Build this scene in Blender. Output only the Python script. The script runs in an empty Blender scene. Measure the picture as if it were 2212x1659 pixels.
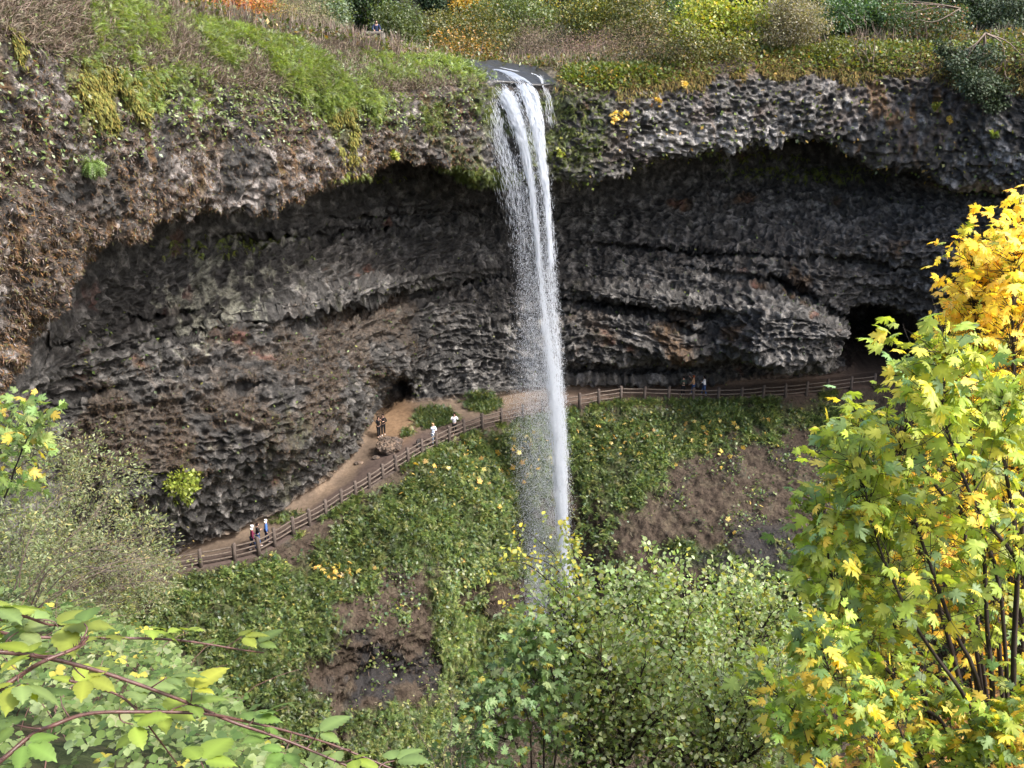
import bpy, math, random
import numpy as np
from mathutils import Vector, Matrix
random.seed(7)
RNG = np.random.default_rng(11)
scene = bpy.context.scene
COL = scene.collection
EXPO = 1.68

# ------------------------------------------------------------------ camera frame
PITCH = math.radians(18.6)
FV, CX, CY = 2304.0, 1106.0, 829.5            # focal length and centre in survey units
CP, SP = math.cos(PITCH), math.sin(PITCH)
EYE = 60.0                                    # height of the lookout above the plunge pool datum

def P(x, y, Y):
    """a surveyed bearing (x, y) and a horizontal distance Y -> a point of the place"""
    a = (np.asarray(x, float) - CX) / FV; b = (CY - np.asarray(y, float)) / FV
    dy = CP + b * SP; dz = -SP + b * CP
    t = np.asarray(Y, float) / dy
    return np.stack(np.broadcast_arrays(a * t, dy * t, dz * t + EYE), -1)

def view_of(p):
    """bearing of a world point"""
    X, Y, Z = p[..., 0], p[..., 1], p[..., 2] - EYE
    d = Y * CP - Z * SP; u = Y * SP + Z * CP
    d = np.where(np.abs(d) < 1e-3, 1e-3, d)
    return CX + FV * X / d, CY - FV * u / d

# ------------------------------------------------------------------ noise
_T = np.random.default_rng(3).random((64, 64, 64)).astype(np.float32)
def vn(p):
    p = p.astype(np.float32)
    i = np.floor(p).astype(np.int32); f = p - i; f = f * f * (3 - 2 * f)
    i &= 63; j = (i + 1) & 63
    x0, y0, z0 = i[..., 0], i[..., 1], i[..., 2]; x1, y1, z1 = j[..., 0], j[..., 1], j[..., 2]
    fx, fy, fz = f[..., 0], f[..., 1], f[..., 2]
    a = _T[x0, y0, z0] * (1 - fx) + _T[x1, y0, z0] * fx
    b = _T[x0, y1, z0] * (1 - fx) + _T[x1, y1, z0] * fx
    c = _T[x0, y0, z1] * (1 - fx) + _T[x1, y0, z1] * fx
    d = _T[x0, y1, z1] * (1 - fx) + _T[x1, y1, z1] * fx
    a = a * (1 - fy) + b * fy; c = c * (1 - fy) + d * fy
    return (a * (1 - fz) + c * fz) * 2 - 1
_R = np.array([[.36, .48, -.8], [-.8, .6, 0], [.48, .64, .6]], np.float32)
def fbm(p, wl, oct=3, st=(1, 1, 1), gain=.5, ridged=False):
    q = p / (np.array(st, np.float32) * wl); s = 0; amp = 1; tot = 0
    for k in range(oct):
        n = vn(q + 17.3 * k)
        if ridged: n = 1 - 2 * np.abs(n) * 1.6; n = np.clip(n, -1, 1)
        s = s + amp * n; tot += amp; amp *= gain
        q = (q @ _R.T) * 2.03
    return s / tot * (1.6 if not ridged else 1)
def sstep(a, b, x):
    t = np.clip((x - a) / (b - a), 0, 1); return t * t * (3 - 2 * t)

# ------------------------------------------------------------------ mesh helpers
def tag(o, label=None, cat=None, group=None, kind=None):
    if label: o['label'] = label
    if cat: o['category'] = cat
    if group: o['group'] = group
    if kind: o['kind'] = kind
    return o
def empty(name, loc):
    o = bpy.data.objects.new(name, None); COL.objects.link(o); o.location = [float(v) for v in loc]
    o.empty_display_size = .2
    return o
def mesh_np(name, V, F, mat, parent=None, col=None, smooth=False, link=True):
    """V (n,3) world; F (m,3) or (m,4); col (n,3) linear base colour per vertex"""
    V = np.ascontiguousarray(V, np.float32)
    if parent is not None:
        V = V - np.array(parent.matrix_world.translation if False else parent.location, np.float32)
    me = bpy.data.meshes.new(name); k = F.shape[1]
    me.vertices.add(len(V)); me.vertices.foreach_set('co', V.ravel())
    me.loops.add(F.size); me.loops.foreach_set('vertex_index', np.ascontiguousarray(F, np.int32).ravel())
    me.polygons.add(len(F)); me.polygons.foreach_set('loop_start', np.arange(0, F.size, k, dtype=np.int32))
    if smooth: me.polygons.foreach_set('use_smooth', np.ones(len(F), bool))
    me.update(calc_edges=True)
    if col is not None:
        at = me.color_attributes.new('Col', 'FLOAT_COLOR', 'POINT')
        c = np.ones((len(V), 4), np.float32); c[:, :3] = np.clip(col, 0, 1); at.data.foreach_set('color', c.ravel())
    if mat: me.materials.append(mat)
    o = bpy.data.objects.new(name, me)
    if link: COL.objects.link(o)
    if parent is not None: o.parent = parent
    return o

def inst(tv, tf, pos, side, dirn, nrm, scale, col, tcol=None):
    """copies of a template (tv in side/dir/normal axes) -> V, F, C"""
    n, k = len(pos), len(tv)
    s = np.asarray(scale, np.float32)
    if s.ndim == 1: s = np.repeat(s[:, None], 3, 1)
    V = (pos[:, None, :] + (tv[None, :, 0:1] * s[:, None, 0:1]) * side[:, None, :]
         + (tv[None, :, 1:2] * s[:, None, 1:2]) * dirn[:, None, :] + (tv[None, :, 2:3] * s[:, None, 2:3]) * nrm[:, None, :])
    F = tf[None] + (np.arange(n) * k)[:, None, None]
    C = np.repeat(np.asarray(col, np.float32)[:, None, :], k, 1)
    if tcol is not None: C = C * tcol[None, :, None]
    return V.reshape(-1, 3), F.reshape(-1, tf.shape[1]), C.reshape(-1, 3)
def cat3(parts):
    Vs, Fs, Cs, o = [], [], [], 0
    for v, f, c in parts:
        if len(v) == 0: continue
        Vs.append(v); Fs.append(f + o); Cs.append(c); o += len(v)
    return np.concatenate(Vs), np.concatenate(Fs), np.concatenate(Cs)
def unit(v): return v / np.maximum(np.linalg.norm(v, axis=-1, keepdims=True), 1e-9)
def frames(d, n):
    d = unit(d); s = unit(np.cross(d, n)); return s, d, np.cross(s, d)
def rdir(n, r=RNG): return unit(r.normal(size=(n, 3)))

def tube(pts, rad, k=6, cap=True):
    """a tapering tube along a polyline -> V, F(quads)"""
    pts = np.asarray(pts, float); m = len(pts)
    rad = np.broadcast_to(np.asarray(rad, float), (m,))
    t = unit(np.gradient(pts, axis=0))
    ref = np.array([0, 0, 1.]) if abs(t[:, 2]).mean() < .8 else np.array([1., 0, 0])
    s = unit(np.cross(t, ref)); u = np.cross(s, t)
    a = np.arange(k) * 2 * math.pi / k
    V = pts[:, None] + rad[:, None, None] * (np.cos(a)[None, :, None] * s[:, None] + np.sin(a)[None, :, None] * u[:, None])
    V = V.reshape(-1, 3)
    i = np.arange(m - 1)[:, None] * k; j = np.arange(k)[None]; j2 = (j + 1) % k
    F = np.stack([i + j, i + j2, i + k + j2, i + k + j], -1).reshape(-1, 4)
    if cap:
        V = np.vstack([V, pts[0], pts[-1]]); n0 = m * k
        jj = np.arange(k); z = (jj + 1) % k
        F = np.vstack([F, np.stack([np.full(k, n0), z, jj, jj], -1)[:, [0, 1, 2, 2]] if False else np.zeros((0, 4), int)])
        ca = [[(m - 1) * k + q for q in range(k)]]
        if k == 4 or k == 6 or k == 8 or k == 5:
            b = (m - 1) * k
            for q in range(1, k - 1, 2):
                q2 = min(q + 2, k - 1) if q + 2 <= k - 1 else None
                if q2 is not None:
                    F = np.vstack([F, [[b, b + q, b + q + 1, b + q2]], [[0, q2, q + 1, q]]])
                else:
                    pass
        V = V[:n0]
    return V, F
def smooth_line(pts, n):
    pts = np.asarray(pts, float)
    m = len(pts)
    t = np.linspace(0, m - 1, n); i = np.clip(t.astype(int), 0, m - 2); f = (t - i)[:, None]
    g = lambda k: pts[np.clip(k, 0, m - 1)]
    p0, p1, p2, p3 = g(i - 1), g(i), g(i + 1), g(i + 2)
    return .5 * (2 * p1 + (p2 - p0) * f + (2 * p0 - 5 * p1 + 4 * p2 - p3) * f ** 2 + (3 * p1 - p0 - 3 * p2 + p3) * f ** 3)
def tubes(name, lst, mat, parent=None, smooth=True, col=None):
    Vs, Fs, o = [], [], 0
    for pts, rad, k in lst:
        v, f = tube(pts, rad, k); Vs.append(v); Fs.append(f + o); o += len(v)
    V = np.concatenate(Vs)
    return mesh_np(name, V, np.concatenate(Fs), mat, parent, smooth=smooth, col=None if col is None else np.tile(col, (len(V), 1)))

# ------------------------------------------------------------------ materials
class NT:
    def __init__(s, name):
        s.m = bpy.data.materials.new(name); s.m.use_nodes = True; s.t = s.m.node_tree; s.t.nodes.clear()
        s.out = s.n('ShaderNodeOutputMaterial')
    def n(s, ty, **kw):
        nd = s.t.nodes.new(ty)
        for k, v in kw.items():
            if k.startswith('i_'): nd.inputs[k[2:].replace('_', ' ')].default_value = v
            elif k.startswith('n_'): nd.inputs[int(k[2:])].default_value = v
            else: setattr(nd, k, v)
        return nd
    def l(s, a, b): s.t.links.new(a, b)
    def mul(s, ca, cb, blend='MULTIPLY', fac=1.0):
        m = s.n('ShaderNodeMix', data_type='RGBA', blend_type=blend); m.inputs[0].default_value = fac
        for k, c in ((6, ca), (7, cb)):
            if isinstance(c, tuple): m.inputs[k].default_value = c
            else: s.l(c, m.inputs[k])
        return m.outputs[2]
    def ramp(s, fac, stops):
        r = s.n('ShaderNodeValToRGB'); e = r.color_ramp.elements
        while len(e) < len(stops): e.new(.5)
        for q, (p, c) in zip(e, stops): q.position = p; q.color = (c, c, c, 1) if not isinstance(c, tuple) else (*c, 1)
        s.l(fac, r.inputs[0]); return r.outputs[0]

def surf_mat(name, rough=.7, spec=.4, scale=6., var=(.55, 1.35), bump=.5, bdist=.05, vor=True, stretch=(1, 1, 1), nscale=0):
    t = NT(name); at = t.n('ShaderNodeAttribute', attribute_name='Col')
    tc = t.n('ShaderNodeTexCoord'); mp = t.n('ShaderNodeMapping'); mp.inputs['Scale'].default_value = stretch
    t.l(tc.outputs['Object'], mp.inputs[0])
    n1 = t.n('ShaderNodeTexNoise'); n1.inputs['Scale'].default_value = scale; n1.inputs['Detail'].default_value = 6; n1.inputs['Roughness'].default_value = .7
    t.l(mp.outputs[0], n1.inputs['Vector'])
    r = t.ramp(n1.outputs[0], [(.3 + .06 * nscale, var[0]), (.7 - .06 * nscale, var[1])])
    c = t.mul(at.outputs['Color'], r)
    h = n1.outputs[0]
    if vor:
        v = t.n('ShaderNodeTexVoronoi'); v.inputs['Scale'].default_value = scale * .55
        w = t.n('ShaderNodeMix', data_type='VECTOR'); w.inputs[0].default_value = .12
        t.l(mp.outputs[0], w.inputs[4]); t.l(n1.outputs[1], w.inputs[5]); t.l(w.outputs[1], v.inputs['Vector'])
        ad = t.n('ShaderNodeMath', operation='ADD'); t.l(n1.outputs[0], ad.inputs[0]); t.l(v.outputs['Distance'], ad.inputs[1]); h = ad.outputs[0]
    b = t.n('ShaderNodeBump'); b.inputs['Strength'].default_value = bump; b.inputs['Distance'].default_value = bdist; t.l(h, b.inputs['Height'])
    p = t.n('ShaderNodeBsdfPrincipled'); p.inputs['Roughness'].default_value = rough; p.inputs['Specular IOR Level'].default_value = spec
    t.l(c, p.inputs['Base Color']); t.l(b.outputs[0], p.inputs['Normal']); t.l(p.outputs[0], t.out.inputs[0])
    return t.m
def leaf_mat(name, rough=.42, spec=.5, tr=.35, tint=(1.0, .95, .35, 1), trmul=1.5):
    t = NT(name); at = t.n('ShaderNodeAttribute', attribute_name='Col')
    p = t.n('ShaderNodeBsdfPrincipled'); p.inputs['Roughness'].default_value = rough; p.inputs['Specular IOR Level'].default_value = spec
    t.l(at.outputs['Color'], p.inputs['Base Color'])
    tl = t.n('ShaderNodeBsdfTranslucent'); c = t.mul(at.outputs['Color'], tuple(v * trmul for v in tint[:3]) + (1,))
    t.l(c, tl.inputs[0])
    mx = t.n('ShaderNodeMixShader'); mx.inputs[0].default_value = tr
    t.l(p.outputs[0], mx.inputs[1]); t.l(tl.outputs[0], mx.inputs[2]); t.l(mx.outputs[0], t.out.inputs[0])
    return t.m
def plain_mat(name, c, rough=.7, spec=.4, var=.25, scale=8., bump=.3, stretch=(1, 1, 1)):
    t = NT(name); tc = t.n('ShaderNodeTexCoord'); mp = t.n('ShaderNodeMapping'); mp.inputs['Scale'].default_value = stretch
    t.l(tc.outputs['Object'], mp.inputs[0])
    n1 = t.n('ShaderNodeTexNoise'); n1.inputs['Scale'].default_value = scale; n1.inputs['Detail'].default_value = 5
    t.l(mp.outputs[0], n1.inputs['Vector'])
    r = t.ramp(n1.outputs[0], [(.3, 1 - var), (.7, 1 + var)])
    cc = t.mul((*c, 1), r)
    b = t.n('ShaderNodeBump'); b.inputs['Strength'].default_value = bump; b.inputs['Distance'].default_value = .02; t.l(n1.outputs[0], b.inputs['Height'])
    p = t.n('ShaderNodeBsdfPrincipled'); p.inputs['Roughness'].default_value = rough; p.inputs['Specular IOR Level'].default_value = spec
    t.l(cc, p.inputs['Base Color']); t.l(b.outputs[0], p.inputs['Normal']); t.l(p.outputs[0], t.out.inputs[0])
    return t.m
M_ROCK = surf_mat('basalt', rough=.5, spec=.55, scale=3.6, var=(.3, 1.9), bump=1., bdist=.3, nscale=1.)
M_SOIL = surf_mat('soil', rough=.9, spec=.2, scale=4., var=(.7, 1.3), bump=.5, bdist=.04, vor=False)
M_BANK = surf_mat('bank soil', rough=.9, spec=.15, scale=7., var=(.5, 1.5), bump=.8, bdist=.08)
M_LEAF = leaf_mat('leaf')
M_NEAR = leaf_mat('near leaf', rough=.48, spec=.35, tr=.45)
M_DRY = leaf_mat('dry stalk', rough=.8, spec=.2, tr=.15, tint=(1, .9, .7, 1), trmul=1.)
M_BARK = plain_mat('bark', (.035, .027, .022), .85, .2, .4, 12., .6, (1, 1, .25))
M_TWIG = plain_mat('twig', (.16, .125, .10), .8, .2, .3, 20., .2)
# ------------------------------------------------------------------ the amphitheatre: a loft of surveyed contour lines
#           S0   S1   S2   S3   S4   S5   S6   S7   S8    S9    S10   S11   S12   S13   S14   S15   S16
SX  = np.array([-420,-140,  45, 210, 400, 600, 790, 900, 1040, 1180, 1350, 1550, 1750, 1900, 2060, 2250, 2600.])
FAS = np.array([36,   41,  45,  50,  55,  61,  67,  71,  75.5, 78,   80,   82,   83,   83,   82,   79,   73.])
DEP = np.array([3,    4,   8,   10,  11,  11,  12,  12,  13,   13,   12,   11,   9,    7,    4,    3,    3.])
def row(y, Y, x=None):
    x = SX if x is None else np.array(x, float)
    return P(x, np.array(y, float), np.array(Y, float) if not np.isscalar(Y) else np.full(len(SX), float(Y)))
def rowz(z, Y, x=None):
    x = SX if x is None else np.array(x, float); Y = np.broadcast_to(np.asarray(Y, float), x.shape); z = np.broadcast_to(np.asarray(z, float), x.shape)
    d = Y * CP - z * SP
    return np.stack([(x - CX) / FV * d, Y, z + EYE], -1)
LIPY = np.array([1150, 1080, 790, 541, 477, 440, 378, 350, 385, 397, 375, 326, 308, 345, 385, 398, 400.])
LIPX = SX.copy(); LIPX[2] = 42; LIPX[3] = 195
RIDY = np.array([-420,-270,-150,-60, 22, 74, 106, 124, 130, 146, 140, 110, 102, 98, 94, 90, 86.])
RIMY = np.array([-100,-40,  20, 90, 130, 165, 180, 172, 160, 174, 170, 140, 132, 130, 128, 128, 128.])
r_ridge = row(RIDY, FAS + np.array([7,7,7,7,7,7,6,6,7,5,4.5,5,6,6,6,6,6.]))
r_far = rowz(24., FAS + 75)
r_back = rowz(np.array([9,7,5,2.5,-.4,-.8,-1.2,-1.2,-1.6,-1.7,-1.4,-1.0,-.8,-.8,-.8,-.8,-.8]), FAS + 26)
r_back2 = rowz(np.array([7.5,6.2,4.4,2.2,-.2,-1.0,-1.6,-2.4,-3.0,-3.1,-2.6,-1.8,-1.5,-1.5,-1.4,-1.4,-1.4]), FAS + 12)
r_rim = row(RIMY, FAS + np.array([2,2,2,2,2,2,1.5,1.5,1.2,.6,.8,1.2,1.5,1.5,1.5,1.5,1.5]))
r_mid = row([330,330,330,300,290,290,275,260,262,275,270,240,228,245,265,280,280], FAS)
r_lip = P(LIPX, LIPY, FAS + .8)
r_ceil = r_lip.copy(); r_ceil[:, 2] += 1.2; r_ceil[:, 1] = FAS + DEP; 
_d = r_ceil[:, 1] * CP - (r_ceil[:, 2] - EYE) * SP; r_ceil[:, 0] = (SX + np.array([0,0,40,20,0,0,0,0,0,0,0,0,0,0,0,0,0.]) - CX) / FV * _d
CW = r_ceil[:, 1]
r_up = P(SX + np.array([0,0,40,20,0,0,0,0,0,0,0,0,0,0,0,0,0.]), LIPY + np.array([30,30,60,75,70,72,80,90,70,60,65,70,85,60,30,25,25]), CW - .3)
X5 = np.array([-420,-140, 95, 230, 400, 600, 790, 900, 1040, 1180, 1350, 1560, 1750, 1900, 2060, 2250, 2600.])
r_wall = P(X5, [1180,1120, 850, 790, 730, 672, 632, 625, 618, 612, 600, 560, 540, 530, 530, 540, 540], [38,43,56,59,63,68,74.5,80,85,87.5,87.5,87,86,85.5,83,80,75.])
r_low = P([-420,-140,120,260,400,600,775,900,1040,1180,1350,1560,1750,1900,2060,2250,2600.],
          [1250,1200,1010,1060,1030,930,830,790,765,755,750,750,725,700,700,710,720], [38,43,56,57.5,60,64.5,71,80,84,85,84.5,84.5,85,88,86,82,77.])
r_base = P([-420,-140,150,290,385,575,735,850,1040,1180,1350,1550,1750,1900,2060,2250,2600.],
           [1330,1290,1240,1222,1185,1112,1010,878,862,835,830,825,812,797,795,800,805], [40,46,61,63,64.3,67,72.5,80.5,82.5,86,87.3,88.7,90,93,91,86,81.])
HX = np.array([-420,-140,150,260,370,560,745,880,1030,1180,1350,1550,1750,1900,2060,2250,2600.])
HY = np.array([1360,1330,1290,1265,1238,1199,1090,1003,931,895,866,867,853,836,834,838,842.])
HD = np.array([38,44,60,61,61.5,63.5,68,72,78.5,82.5,85,86,87,88,88,84,79.])
r_edge = P(HX, HY, HD)
r_s1 = P([-420,-140,150,260,370,560,745,880,1030,1180,1350,1550,1750,1900,2060,2250,2600.],
         [1500,1480,1450,1400,1380,1330,1250,1180,1100,1060,1030,1030,1020,1010,1010,1010,1010], [37,42,57,57.5,58,59.5,63,66,72,79.6,80,80,81,82,82,79,74.])
r_s2 = P([-420,-140,150,260,370,560,735,860,1010,1180,1350,1550,1720,1900,2060,2250,2600.],
         [1700,1680,1650,1600,1550,1490,1420,1370,1310,1270,1242,1235,1240,1230,1225,1225,1225], [36,40,54,54,54.5,56,59,62.5,68.5,76.8,75,74,74.5,75,75,72,68.])
q = r_s2.copy(); q[:, 1] += 1.3; q[:, 2] = EYE - 49.5; r_s3 = q
q = r_s3.copy(); q[:, 1] -= 5; q[:, 2] = EYE - 57.5; r_s4 = q
q = r_s4.copy(); q[:, 1] = 14; q[:, 0] *= .7; q[:, 2] = EYE - 58; r_s5 = q
ROWS = [r_far, r_back, r_back2, r_ridge, r_rim, r_mid, r_lip, r_ceil, r_up, r_wall, r_low, r_base, r_edge, r_s1, r_s2, r_s3, r_s4, r_s5]
NSUB = [24, 24, 24, 100, 130, 140, 40, 30, 190, 170, 110, 64, 180, 170, 90, 60, 14]
NCOL = 1500
K = np.stack(ROWS)                                     # (rows, stations, 3)
def cr(Pm, t):                                         # Catmull-Rom along axis 0, centripetal not needed
    m = len(Pm); i = np.clip(t.astype(int), 0, m - 2); f = (t - i).reshape(-1, *([1] * (Pm.ndim - 1)))
    g = lambda k: Pm[np.clip(k, 0, m - 1)]
    p0, p1, p2, p3 = g(i - 1), g(i), g(i + 1), g(i + 2)
    d1 = (p2 - p0) * .4; d2 = (p3 - p1) * .4
    h = f * f * (3 - 2 * f)
    return p1 * (1 - h) + p2 * h + d1 * (f ** 3 - 2 * f * f + f) + d2 * (f ** 3 - f * f)
tr = np.concatenate([np.arange(n) / n + k for k, n in enumerate(NSUB)] + [[len(NSUB)]])
# more columns where the frame looks, fewer outside it
sx = np.concatenate([np.linspace(-420, -40, 60, endpoint=False), np.linspace(-40, 2250, NCOL - 110, endpoint=False), np.linspace(2250, 2600, 50)])
tc = np.interp(sx, SX, np.arange(len(SX)))
G = cr(np.swapaxes(K, 0, 1), tc)                       # (NCOL, rows, 3)
G = cr(np.swapaxes(G, 0, 1), tr)                       # (NR, NCOL, 3)
TR = np.repeat(tr[:, None], G.shape[1], 1)
def normals(G):
    du = np.gradient(G, axis=1); dv = np.gradient(G, axis=0)
    return unit(np.cross(du, -dv))                      # facing the gorge
N0 = normals(G)
if (N0[int(len(tr) * .45), 700] * np.array([0, -1, 0])).sum() < 0: N0 = -N0
VX, VY = view_of(G)
def blob(cx, cy, rx, ry, soft=.5, a=0.):
    ca, sa = math.cos(a), math.sin(a); dx, dy = VX - cx, VY - cy
    d = np.sqrt(((dx * ca + dy * sa) / rx) ** 2 + ((-dx * sa + dy * ca) / ry) ** 2)
    return 1 - sstep(1 - soft, 1 + soft, d)
isW = sstep(7.3, 8.0, TR) * (1 - sstep(10.9, 11.1, TR))     # inner wall
isF = sstep(4., 4.6, TR) * (1 - sstep(6.6, 7.2, TR))         # fascia
isS = sstep(12.05, 12.3, TR)                                # bank below the trail
isP = sstep(10.95, 11.05, TR) * (1 - sstep(11.95, 12.08, TR))
isT = 1 - sstep(3.6, 4.3, TR)
# --- large shapes: cave, ledges, bulges
Gs = G.copy()
push = np.zeros_like(VX)                                # metres back along +Y
push += 11 * blob(1905, 737, 92, 66, .25) * isW * (TR > 9)
push += 3 * blob(1905, 760, 120, 40, .35) * isW * (TR > 9)
push -= 4.5 * blob(1710, 715, 150, 78, .3, .25) * isW
push -= 2.5 * blob(1000 - 60, 760, 130, 90, .5) * 0
push += 2.5 * blob(840, 860, 40, 45, .5) * isW
push += 2.2 * blob(1560, 690, 40, 30, .5) * isW + 1.5 * blob(1600, 655, 16, 20, .5) * isW
push += 5 * blob(72, 735, 26, 55, .4) * isW + 3 * blob(128, 768, 26, 20, .4) * isW
push += 1.0 * blob(205, 850, 60, 12, .5, -.2) * isW + 1.0 * blob(520, 830, 50, 10, .5, -.2) * isW
push += 3.0 * blob(860, 655, 210, 15, .5, -.22) * isW - 2.0 * blob(800, 615, 220, 18, .6, -.2) * isW
push += 3.0 * blob(1330, 668, 160, 14, .5, .1) * isW - 1.6 * blob(1400, 635, 170, 18, .6, .12) * isW
push += 2.2 * blob(1640, 795, 260, 16, .6, .0) * isW + 2.0 * blob(1330, 800, 130, 14, .5, .0) * isW
push -= 2.2 * blob(1250, 740, 120, 40, .5) * 0
push += 2.4 * blob(1750, 640, 90, 9, .5, .5) * isW + 2.0 * blob(1440, 700, 90, 12, .5, .35) * isW + 1.6 * blob(1150, 690, 90, 10, .5, -.1) * isW + 2.2 * blob(480, 705, 150, 9, .5, -.25) * isW + 1.8 * blob(330, 690, 110, 10, .5, -.15) * isW + 2.0 * blob(700, 510, 260, 10, .5, -.08) * isW + 1.8 * blob(1500, 545, 200, 8, .5, .08) * isW
push += 1.4 * blob(1880, 570, 120, 12, .6, .1) * isW + 1.2 * blob(1600, 600, 130, 10, .6, .15) * isW
push += 1.3 * blob(920, 465, 240, 12, .6, -.05) * isW
push -= 1.5 * blob(650, 870, 170, 100, .5, -.4) * isW      # left buttress
# the deep band under the right fascia
push -= .9 * blob(1250, 620, 40, 200, .5) * 0
Gs[..., 1] += push
push += .8 * blob(1125, 240, 90, 100, .5) * sstep(3.9, 4.3, TR) * (TR < 6.6)
Gs[..., 1] = G[..., 1] + push
# bank: ravine near 950 and the dark hollow
rav = blob(985, 1480, 60, 190, .6, .12) * isS
Gs[..., 1] += 2.8 * rav
Gs[..., 1] -= 2.0 * blob(840, 1560, 90, 80, .5) * isS
Gs[..., 1] += 1.3 * blob(760, 1470, 150, 70, .9, .35) * isS * sstep(13.1, 13.5, TR)
N1 = normals(Gs)
N1 = np.where((N1 * N0).sum(-1, keepdims=True) < 0, -N1, N1)
# --- relief, in metres along the normal
Q = Gs.astype(np.float32)
def F_(wl, o=3, st=(1, 1, 1), rid=False, off=0.): return fbm(Q + np.float32(off), wl, o, st, ridged=rid)
wp = np.stack([F_(7, 1, off=5), F_(7, 1, off=55), F_(7, 1, off=105)], -1) * .8
Q = Q + wp.astype(np.float32)
big = F_(9., 2, (1.5, 1.5, .9))
strata = F_(1.5, 3, (6, 6, .45), rid=True, off=611)
sweep = F_(1.6, 2, (14, 14, .5), rid=True, off=733)
ledge = F_(3.0, 3, (1.9, 1.9, .62), rid=True)
chunk = F_(1.5, 3, (1.3, 1.3, .8), rid=True, off=31)
chunkb = F_(1.2, 3, (1.25, 1.25, .8), rid=True, off=431)
fine = F_(.55, 2, (1.2, 1.2, .8), rid=True, off=77)
grit = F_(.27, 1, (1.1, 1.1, .9), off=88)
soft = F_(2.4, 3, off=140)
hang = F_(.8, 3, (.9, .9, 3.4), rid=True, off=200)      # vertical hanging moss
soft2 = F_(.6, 2, off=260)
leftm = 1 - sstep(800, 1100, VX)
D = np.zeros_like(VX)
D += isW * (.6 * big + .26 * ledge + .16 * strata + .2 * sweep + .12 * chunk - .17 * chunkb + .25 * fine + .16 * grit)
D += isF * (.5 * big + (.08 * ledge + .05 * strata + .08 * chunk - (.05 + .09 * leftm) * chunkb + (.05 + .09 * leftm) * fine + .24 * grit + .10 * soft2 + .22 * soft * (1 - leftm)) * (1 - .35 * leftm) + leftm * (.20 * hang + .3 * soft))
D += isS * (.55 * big + .38 * soft + .2 * soft2)
rockS = sstep(13.9, 14.3, TR)
D += (rockS + isS * blob(800, 1450, 165, 75, .4, .1)).clip(0, 1) * (-.35 * chunkb + .2 * fine + .15 * ledge)
D += isT * (.18 * soft + .05 * soft2)
dirt = isP
D += dirt * (.05 * soft + .02 * soft2)
# gentle dirt banks against the wall in the nook
D *= 1 - .8 * blob(1125, 240, 95, 110, .5) * (TR < 6.6)
edge_keep = 1 - np.exp(-((TR - 12) / .10) ** 2) * .95
D *= edge_keep
# lip: ragged drip line
D += np.exp(-((TR - 6) / .22) ** 2) * (.35 * chunk + .5 * soft) * .9
Gd = Gs + N1 * D[..., None]
# curved stream bed at the brink
brk = np.exp(-((TR - 3.7) / .6) ** 2) * blob(1110, 160, 90, 50, .4)
Gd[..., 2] -= brk * .5
# keep the trail ledge clear of wall relief, and flatten the walking surface
VXd, VYd = view_of(Gd)
G = Gd

# ------------------------------------------------------------------ base colours of rock, moss, soil
def C3(*c): return np.array(c, np.float32)
n_big = F_(7, 3, off=300); n_mid = F_(2.0, 3, off=340); n_sm = F_(.6, 3, off=380); n_hv = F_(1.1, 3, (.6, .6, 2.8), off=420)
def mixc(c, d, m): return c * (1 - m[..., None]) + d * m[..., None]
rock = mixc(np.broadcast_to(C3(.033, .031, .029), G.shape).copy(), C3(.19, .18, .17), sstep(-.2, 1.0, n_sm * .8 + n_mid * .4 + .5 * fine))
rock = mixc(rock, C3(.035, .032, .03), sstep(.1, .8, n_mid + .4 * n_big) * .6)
C = rock
moss_br = C3(.082, .056, .038); moss_or = C3(.13, .068, .022); moss_gr = C3(.085, .088, .022); pale = C3(.26, .24, .23); redd = C3(.16, .065, .05)
# left fascia: brown matted moss with pale rock showing
lf = isF * (1 - sstep(880, 1080, VX + 60 * n_mid))
C = mixc(C, moss_br, lf * sstep(-.6, .4, n_mid * .5 + n_sm * .9) * .85)
C = mixc(C, pale, lf * sstep(.0, .7, n_sm + .3 * n_big + .25 * blob(120, 240, 90, 120) + .3 * blob(480, 400, 200, 60)) * .75)
C = mixc(C, moss_or, lf * .8 * sstep(.3, .8, n_hv + .35 * n_big + .25 * blob(30, 300, 80, 350)))
C = mixc(C, moss_gr, lf * sstep(.0, .5, n_hv * .6 + n_mid * .4 - .55 + 1.1 * (blob(250, 170, 110, 130) + blob(760, 240, 50, 110) + blob(20, 60, 30, 70)) + .75 * (VY < 210) * blob(520, 160, 360, 110)))
# right fascia: grey, paler under, mossy near falls
rf = isF * sstep(1150, 1300, VX)
C = mixc(C, C3(.24, .232, .226), rf * sstep(.05, .7, n_sm + .2 + .9 * blob(1560, 300, 260, 60) + .6 * blob(2130, 360, 120, 60) - .5))
C = mixc(C, C3(.10, .078, .068), rf * sstep(-.1, .5, n_mid + .5 * blob(1900, 200, 260, 90) - .3) * .7)
C = mixc(C, moss_or * .9, rf * sstep(.2, .7, n_hv + .9 * blob(1930, 215, 90, 60) - .5) * .8)
nf = isF * blob(1080, 260, 190, 150, .5) 
C = mixc(C, moss_gr * C3(.75, .95, .8), nf * sstep(-.2, .5, n_mid + .3 * n_sm + .15))
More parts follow.
